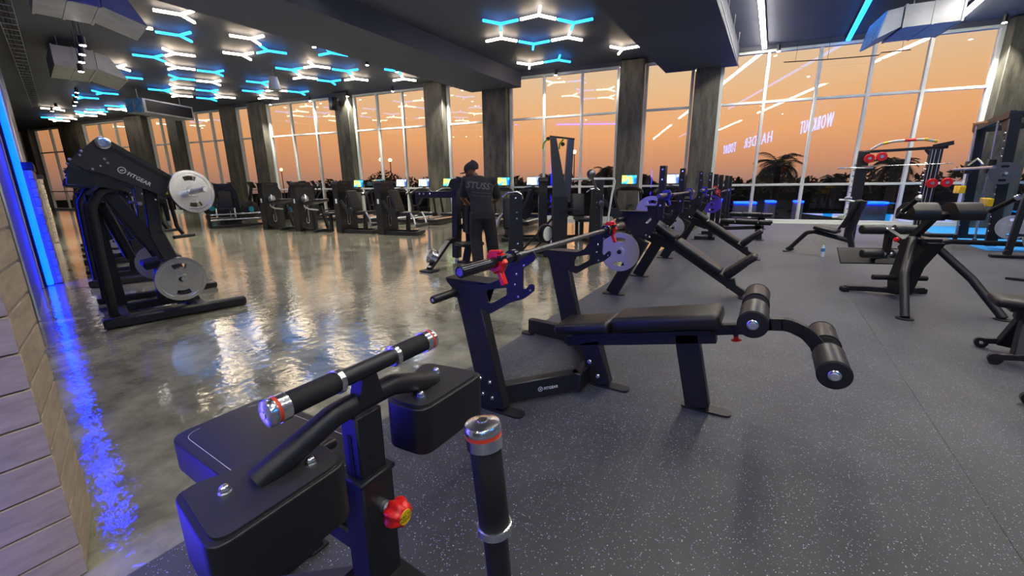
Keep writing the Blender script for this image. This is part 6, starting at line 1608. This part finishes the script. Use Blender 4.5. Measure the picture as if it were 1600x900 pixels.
# ---------------------------------------------------------------- the man
def loft(mb, secs, n=20):
    """secs: (centre, rx, ry, tilt axis) stacked rings in the local x-y plane, tilted a little forward"""
    verts, faces = [], []
    for c, rx, ry in secs:
        for k in range(n):
            a = 2 * math.pi * k / n
            ca, sa = math.cos(a), math.sin(a)
            e = 2 / 2.4
            verts.append(Vector(c) + Vector((math.copysign(abs(ca) ** e, ca) * rx, math.copysign(abs(sa) ** e, sa) * ry, 0)))
    for i in range(len(secs) - 1):
        for k in range(n):
            faces.append((i * n + k, i * n + (k + 1) % n, (i + 1) * n + (k + 1) % n, (i + 1) * n + k))
    faces.append(tuple(reversed(range(n)))); faces.append(tuple(range((len(secs) - 1) * n, len(secs) * n)))
    mb._add(verts, faces)
def fuse(o, vox, it=4):
    m1 = o.modifiers.new('fuse', 'REMESH'); m1.mode = 'VOXEL'; m1.voxel_size = vox; m1.use_smooth_shade = True
    m2 = o.modifiers.new('smooth', 'SMOOTH'); m2.iterations = it; m2.factor = 0.5
    dg = bpy.context.evaluated_depsgraph_get()
    me = bpy.data.meshes.new_from_object(o.evaluated_get(dg))
    o.modifiers.clear()
    old = o.data; me.name = old.name; o.data = me; bpy.data.meshes.remove(old)
    me.polygons.foreach_set('use_smooth', [True] * len(me.polygons))
def man():
    t = thing('person', 'man in black cap, black printed T-shirt and trousers, seen from behind, leaning on a machine', 'person', (0, 0, 0))
    J = dict(hd=(-.165, .20, 1.585), nk=(-.095, .17, 1.475), ch=(-.045, .13, 1.34), wa=(-.01, .05, 1.08), pe=(.0, .0, .95),
             sL=(-.25, .17, 1.43), eL=(-.33, .24, 1.135), wL=(-.235, .43, 1.03), sR=(.185, .13, 1.41), eR=(.265, .22, 1.115), wR=(.14, .42, 1.02),
             hL=(-.095, .0, .93), kL=(-.115, .03, .51), aL=(-.085, -.04, .09), hR=(.095, .0, .93), kR=(.14, .06, .52), aR=(.185, .07, .09))
    # body, one continuous surface
    mb = MB()
    loft(mb, [((-.02, .02, .90), .15, .10), ((0, .03, 1.0), .15, .10), ((-.01, .06, 1.1), .145, .10), ((-.04, .11, 1.28), .175, .115), ((-.05, .14, 1.38), .17, .10), ((-.07, .155, 1.44), .09, .07), ((-.10, .17, 1.50), .058, .06), ((-.12, .18, 1.54), .055, .06)])
    h = Vector(J['hd'])
    loft(mb, [(h + Vector((.02, -.01, -.115)), .045, .05), (h + Vector((-.01, .01, -.085)), .065, .075), (h + Vector((-.005, .005, -.04)), .073, .09), (h + Vector((0, 0, .02)), .077, .098), (h + Vector((.005, 0, .07)), .068, .085), (h + Vector((.01, 0, .105)), .04, .05)])
    fdir = Vector((-.93, .30, -.22)).normalized()
    mb.tube([h + fdir * 0.06 + Vector((0, 0, .03)), h + fdir * 0.105 + Vector((0, 0, -.01)), h + fdir * .085 + Vector((0, 0, -.03))], [0.012, 0.017, 0.012], 8)     # nose
    mb.ball(h + fdir * 0.075 + Vector((0, 0, -.06)), 0.028, s=(1, 1, .6)); mb.ball(h + fdir * 0.07 + Vector((0, 0, -.095)), 0.03)                                       # mouth, chin
    for s in (-1, 1):
        sd = Vector((-fdir.y, fdir.x, 0)) * s
        mb.ball(h + sd * 0.078 - fdir * 0.01 - Vector((0, 0, .01)), 0.03, s=(.7, .7, 1.1))                                                                             # ears
        mb.ball(h + sd * 0.032 + fdir * 0.082 + Vector((0, 0, .012)), 0.014)                                                                                           # eyes
    for a, b, c in (('sL', 'eL', 'wL'), ('sR', 'eR', 'wR')):
        mb.tube([J['ch'], J[a]], [.07, .06], 12)
        mb.tube([J[a], Vector(J[a]).lerp(Vector(J[b]), .5), J[b], Vector(J[b]).lerp(Vector(J[c]), .4), J[c]], [.055, .052, .043, .043, .029], 14)
        w = Vector(J[c]); d = (w - Vector(J[b])).normalized()
        pm = w + d * .06
        mb.tube([w, w + d * .03, pm, w + d * .095], [.028, .036, .040, .034], 10)
        sx = Vector((1, 0, 0)) - d * d.x; sx.normalize()
        for i, (of, ln) in enumerate(((-.03, .062), (-.010, .074), (.010, .07), (.029, .055))):
            r0 = w + d * .085 + sx * of; mid = r0 + d * ln * .55 + Vector((0, 0, -.006)); tip = mid + d * ln * .4 + Vector((0, 0, -.035))
            mb.tube([r0, mid, tip], [.0105, .010, .008], 8)
        sg = 1 if c == 'wL' else -1
        mb.tube([w + d * .02 + sx * sg * .025, w + d * .055 + sx * sg * .06, w + d * .09 + sx * sg * .065 + Vector((0, 0, -.015))], [.013, .012, .009], 8)
    for a, b, c in (('hL', 'kL', 'aL'), ('hR', 'kR', 'aR')):
        mb.tube([J[a], Vector(J[a]).lerp(Vector(J[b]), .4), J[b], Vector(J[b]).lerp(Vector(J[c]), .35), J[c]], [.088, .078, .055, .056, .04], 14)
        f = Vector(J[c]); mb.tube([f + Vector((0, -.04, -.035)), f + Vector((-.01, .05, -.05)), f + Vector((-.02, .15, -.06))], [.038, .04, .026], 10)
    body = obj('body', mb, 'skin', t); fuse(body, 0.008, 3)
    # T-shirt with loose sleeves
    mb = MB()
    loft(mb, [((.0, .01, .86), .185, .135), ((.0, .015, .90), .188, .138), ((-.005, .03, 1.0), .182, .13), ((-.015, .06, 1.12), .182, .128), ((-.04, .11, 1.28), .218, .145), ((-.045, .135, 1.38), .225, .135), ((-.06, .15, 1.445), .185, .115), ((-.085, .165, 1.495), .10, .095)], 28)
    for a, b, f in (('sL', 'eL', .92), ('sR', 'eR', .92)):
        p, q = Vector(J[a]), Vector(J[b])
        mb.tube([Vector(J['ch']).lerp(p, .5), p, p.lerp(q, .5), p.lerp(q, f)], [.085, .083, .077, .074], 16)
    sh = obj('t_shirt', mb, 'cloth', t); fuse(sh, 0.012, 5)
    # loose trousers
    mb = MB()
    loft(mb, [((-.0, .0, .80), .185, .135), ((0, .0, .90), .180, .130), ((0, .01, .98), .165, .12)], 24)
    for a, b, c in (('hL', 'kL', 'aL'), ('hR', 'kR', 'aR')):
        mb.tube([Vector(J[a]) + Vector((0, 0, -.02)), Vector(J[a]).lerp(Vector(J[b]), .5), J[b], Vector(J[b]).lerp(Vector(J[c]), .6), Vector(J[c]) + Vector((0, 0, -.02))], [.112, .11, .104, .10, .096], 16)
    tr = obj('trousers', mb, 'cloth', t); fuse(tr, 0.013, 4)
    for c in ('aL', 'aR'):
        f = Vector(J[c]); mb = MB()
        mb.tube([f + Vector((.0, -.085, -.045)), f + Vector((0, -.05, -.04)), f + Vector((-.01, .06, -.048)), f + Vector((-.02, .15, -.058)), f + Vector((-.022, .185, -.062))], [.028, .047, .047, .036, .02], 14); obj('shoe', mb, 'cap', t, 60)
        mb = MB(); mb.box(f + Vector((-.01, .045, -.081)), (.085, .27, .016), bev=.007, seg=2); obj('shoe_sole', mb, 'shoe', t)
    # cap
    mb = MB()
    x_, y_, z_ = Vector((-fdir.y, fdir.x, 0)).normalized(), Vector((fdir.x, fdir.y, 0)).normalized(), Vector((0, 0, 1))
    cc = h + Vector((.005, 0, .03))
    rings = [(-.03, 1.06), (0, 1.09), (.04, 1.04), (.075, .82), (.10, .50), (.113, .12)]
    verts, faces = [], []; n = 24
    for zz, f in rings:
        for k in range(n):
            a = 2 * math.pi * k / n
            verts.append(cc + x_ * math.cos(a) * .095 * f + y_ * math.sin(a) * .115 * f + z_ * (zz - .02 * math.sin(a)))
    for i in range(len(rings) - 1):
        for k in range(n):
            faces.append((i * n + k, i * n + (k + 1) % n, (i + 1) * n + (k + 1) % n, (i + 1) * n + k))
    faces.append(tuple(range((len(rings) - 1) * n, len(rings) * n)))
    mb._add(verts, faces); cp = obj('cap', mb, 'cap', t, 70)
    mb = MB()
    pts = [(-.085, .05), (-.08, .12), (-.045, .185), (0, .20), (.045, .185), (.08, .12), (.085, .05)]
    vs = [cc + x_ * p + y_ * q + z_ * (-.045 - (q - .05) * .28 - abs(p) * .15) for p, q in pts]
    mb._add(vs + [v + z_ * .007 for v in vs], [tuple(range(7)), tuple(reversed(range(7, 14)))] + [(i, (i + 1) % 7, (i + 1) % 7 + 7, i + 7) for i in range(7)]); obj('cap_peak', mb, 'cap', cp)
    # printed back of the shirt, wrapped on the cloth
    from mathutils.bvhtree import BVHTree
    bv = BVHTree.FromPolygons([v.co for v in sh.data.vertices], [p.vertices for p in sh.data.polygons])
    def wrap(body_, size, cx, cz, m, slant=0.0, bold=0.0):
        me = text_mesh(body_, size, 0.0, 'CENTER', bold)
        bm = bmesh.new(); bm.from_mesh(me)
        bmesh.ops.subdivide_edges(bm, edges=[e for e in bm.edges if e.calc_length() > size * .25], cuts=2)
        for v in bm.verts:
            X, Z = cx + v.co.x + slant * v.co.y, cz + v.co.y + v.co.x * -0.10
            hit = bv.ray_cast(Vector((X, -1, Z)), Vector((0, 1, 0)))
            v.co = Vector((X, (hit[0].y if hit[0] else 0) - 0.004, Z))
        bm.to_mesh(me); bm.free(); me.materials.append(M[m])
        o = bpy.data.objects.new('shirt_print', me); COL.objects.link(o); o.parent = sh
    wrap('STUSSY', 0.142, -0.02, 1.285, 'print', 0.3, 0.003)
    wrap('NEW YORK LOS ANGELES', 0.026, -0.01, 1.215, 'print')
    wrap('TOKYO LONDON PARIS', 0.026, 0.0, 1.165, 'print')
    return t
mn = man(); mn.location = (-4.02, 5.68, 0); mn.rotation_euler = (0, 0, R(35))
# second person, mostly hidden behind the lever machine: dark trouser leg and white trainer
def hidden_man():
    t = thing('person', 'person in dark trousers and white trainers, hidden behind the nearest lever machine', 'person', (0, 0, 0))
    mb = MB()
    loft(mb, [((0, 0, .88), .16, .11), ((0, 0, 1.0), .15, .10), ((0, 0, 1.2), .17, .11), ((0, 0, 1.36), .19, .11), ((0, 0, 1.43), .1, .08), ((0, 0, 1.50), .055, .06)])
    loft(mb, [((0, .02, 1.47), .05, .055), ((0, .02, 1.56), .072, .09), ((0, .01, 1.64), .076, .095), ((0, 0, 1.70), .05, .06)])
    mb.tube([(0, .1, 1.60), (0, .125, 1.57), (0, .1, 1.555)], [.01, .015, .01], 8)
    for s in (-1, 1):
        mb.ball((s * .077, .0, 1.585), .028, s=(.6, .8, 1.1)); mb.ball((s * .03, .1, 1.60), .013)
        mb.tube([(s * .05, 0, 1.38), (s * .20, 0, 1.38), (s * .25, .03, 1.1), (s * .22, .25, .98)], [.06, .056, .043, .03], 12)
        mb.tube([(s * .22, .25, .98), (s * .215, .33, .96)], [.03, .036], 8)
        for k in range(4):
            mb.tube([(s * (.195 + .014 * k), .32, .965), (s * (.195 + .014 * k), .385, .95), (s * (.195 + .014 * k), .40, .92)], [.010, .009, .007], 6)
        mb.tube([(s * .19, .29, .97), (s * .165, .34, .965)], [.012, .009], 6)
        mb.tube([(s * .09, 0, .9), (s * .11, .02, .5), (s * .12, -.02, .08)], [.085, .06, .04], 12)
        mb.tube([(s * .12, -.05, .05), (s * .125, .15, .035)], [.036, .028], 8)
    b = obj('body', mb, 'skin', t); fuse(b, 0.01, 3)
    mb = MB(); loft(mb, [((0, 0, .85), .18, .13), ((0, 0, 1.1), .18, .125), ((0, 0, 1.34), .21, .13), ((0, 0, 1.42), .13, .10), ((0, 0, 1.46), .075, .075)], 24)
    for s in (-1, 1): mb.tube([(s * .1, 0, 1.37), (s * .2, 0, 1.38), (s * .24, .02, 1.16)], [.08, .08, .072], 12)
    sh = obj('t_shirt', mb, 'cloth', t); fuse(sh, 0.014, 4)
    mb = MB(); loft(mb, [((0, 0, .78), .18, .13), ((0, 0, .97), .165, .12)], 20)
    for s in (-1, 1): mb.tube([(s * .09, 0, .88), (s * .11, .02, .5), (s * .12, -.02, .11)], [.1, .085, .07], 12)
    tr = obj('trousers', mb, 'cloth', t); fuse(tr, 0.014, 4)
    for s in (-1, 1):
        mb = MB(); mb.tube([(s * .12, -.10, .04), (s * .12, -.06, .048), (s * .122, .06, .045), (s * .125, .17, .034)], [.03, .045, .045, .03], 12); obj('trainer', mb, 'shoe', t, 60)
    return t
hm = hidden_man(); hm.location = (-20.6, 7.24, 0); hm.rotation_euler = (0, 0, R(60))
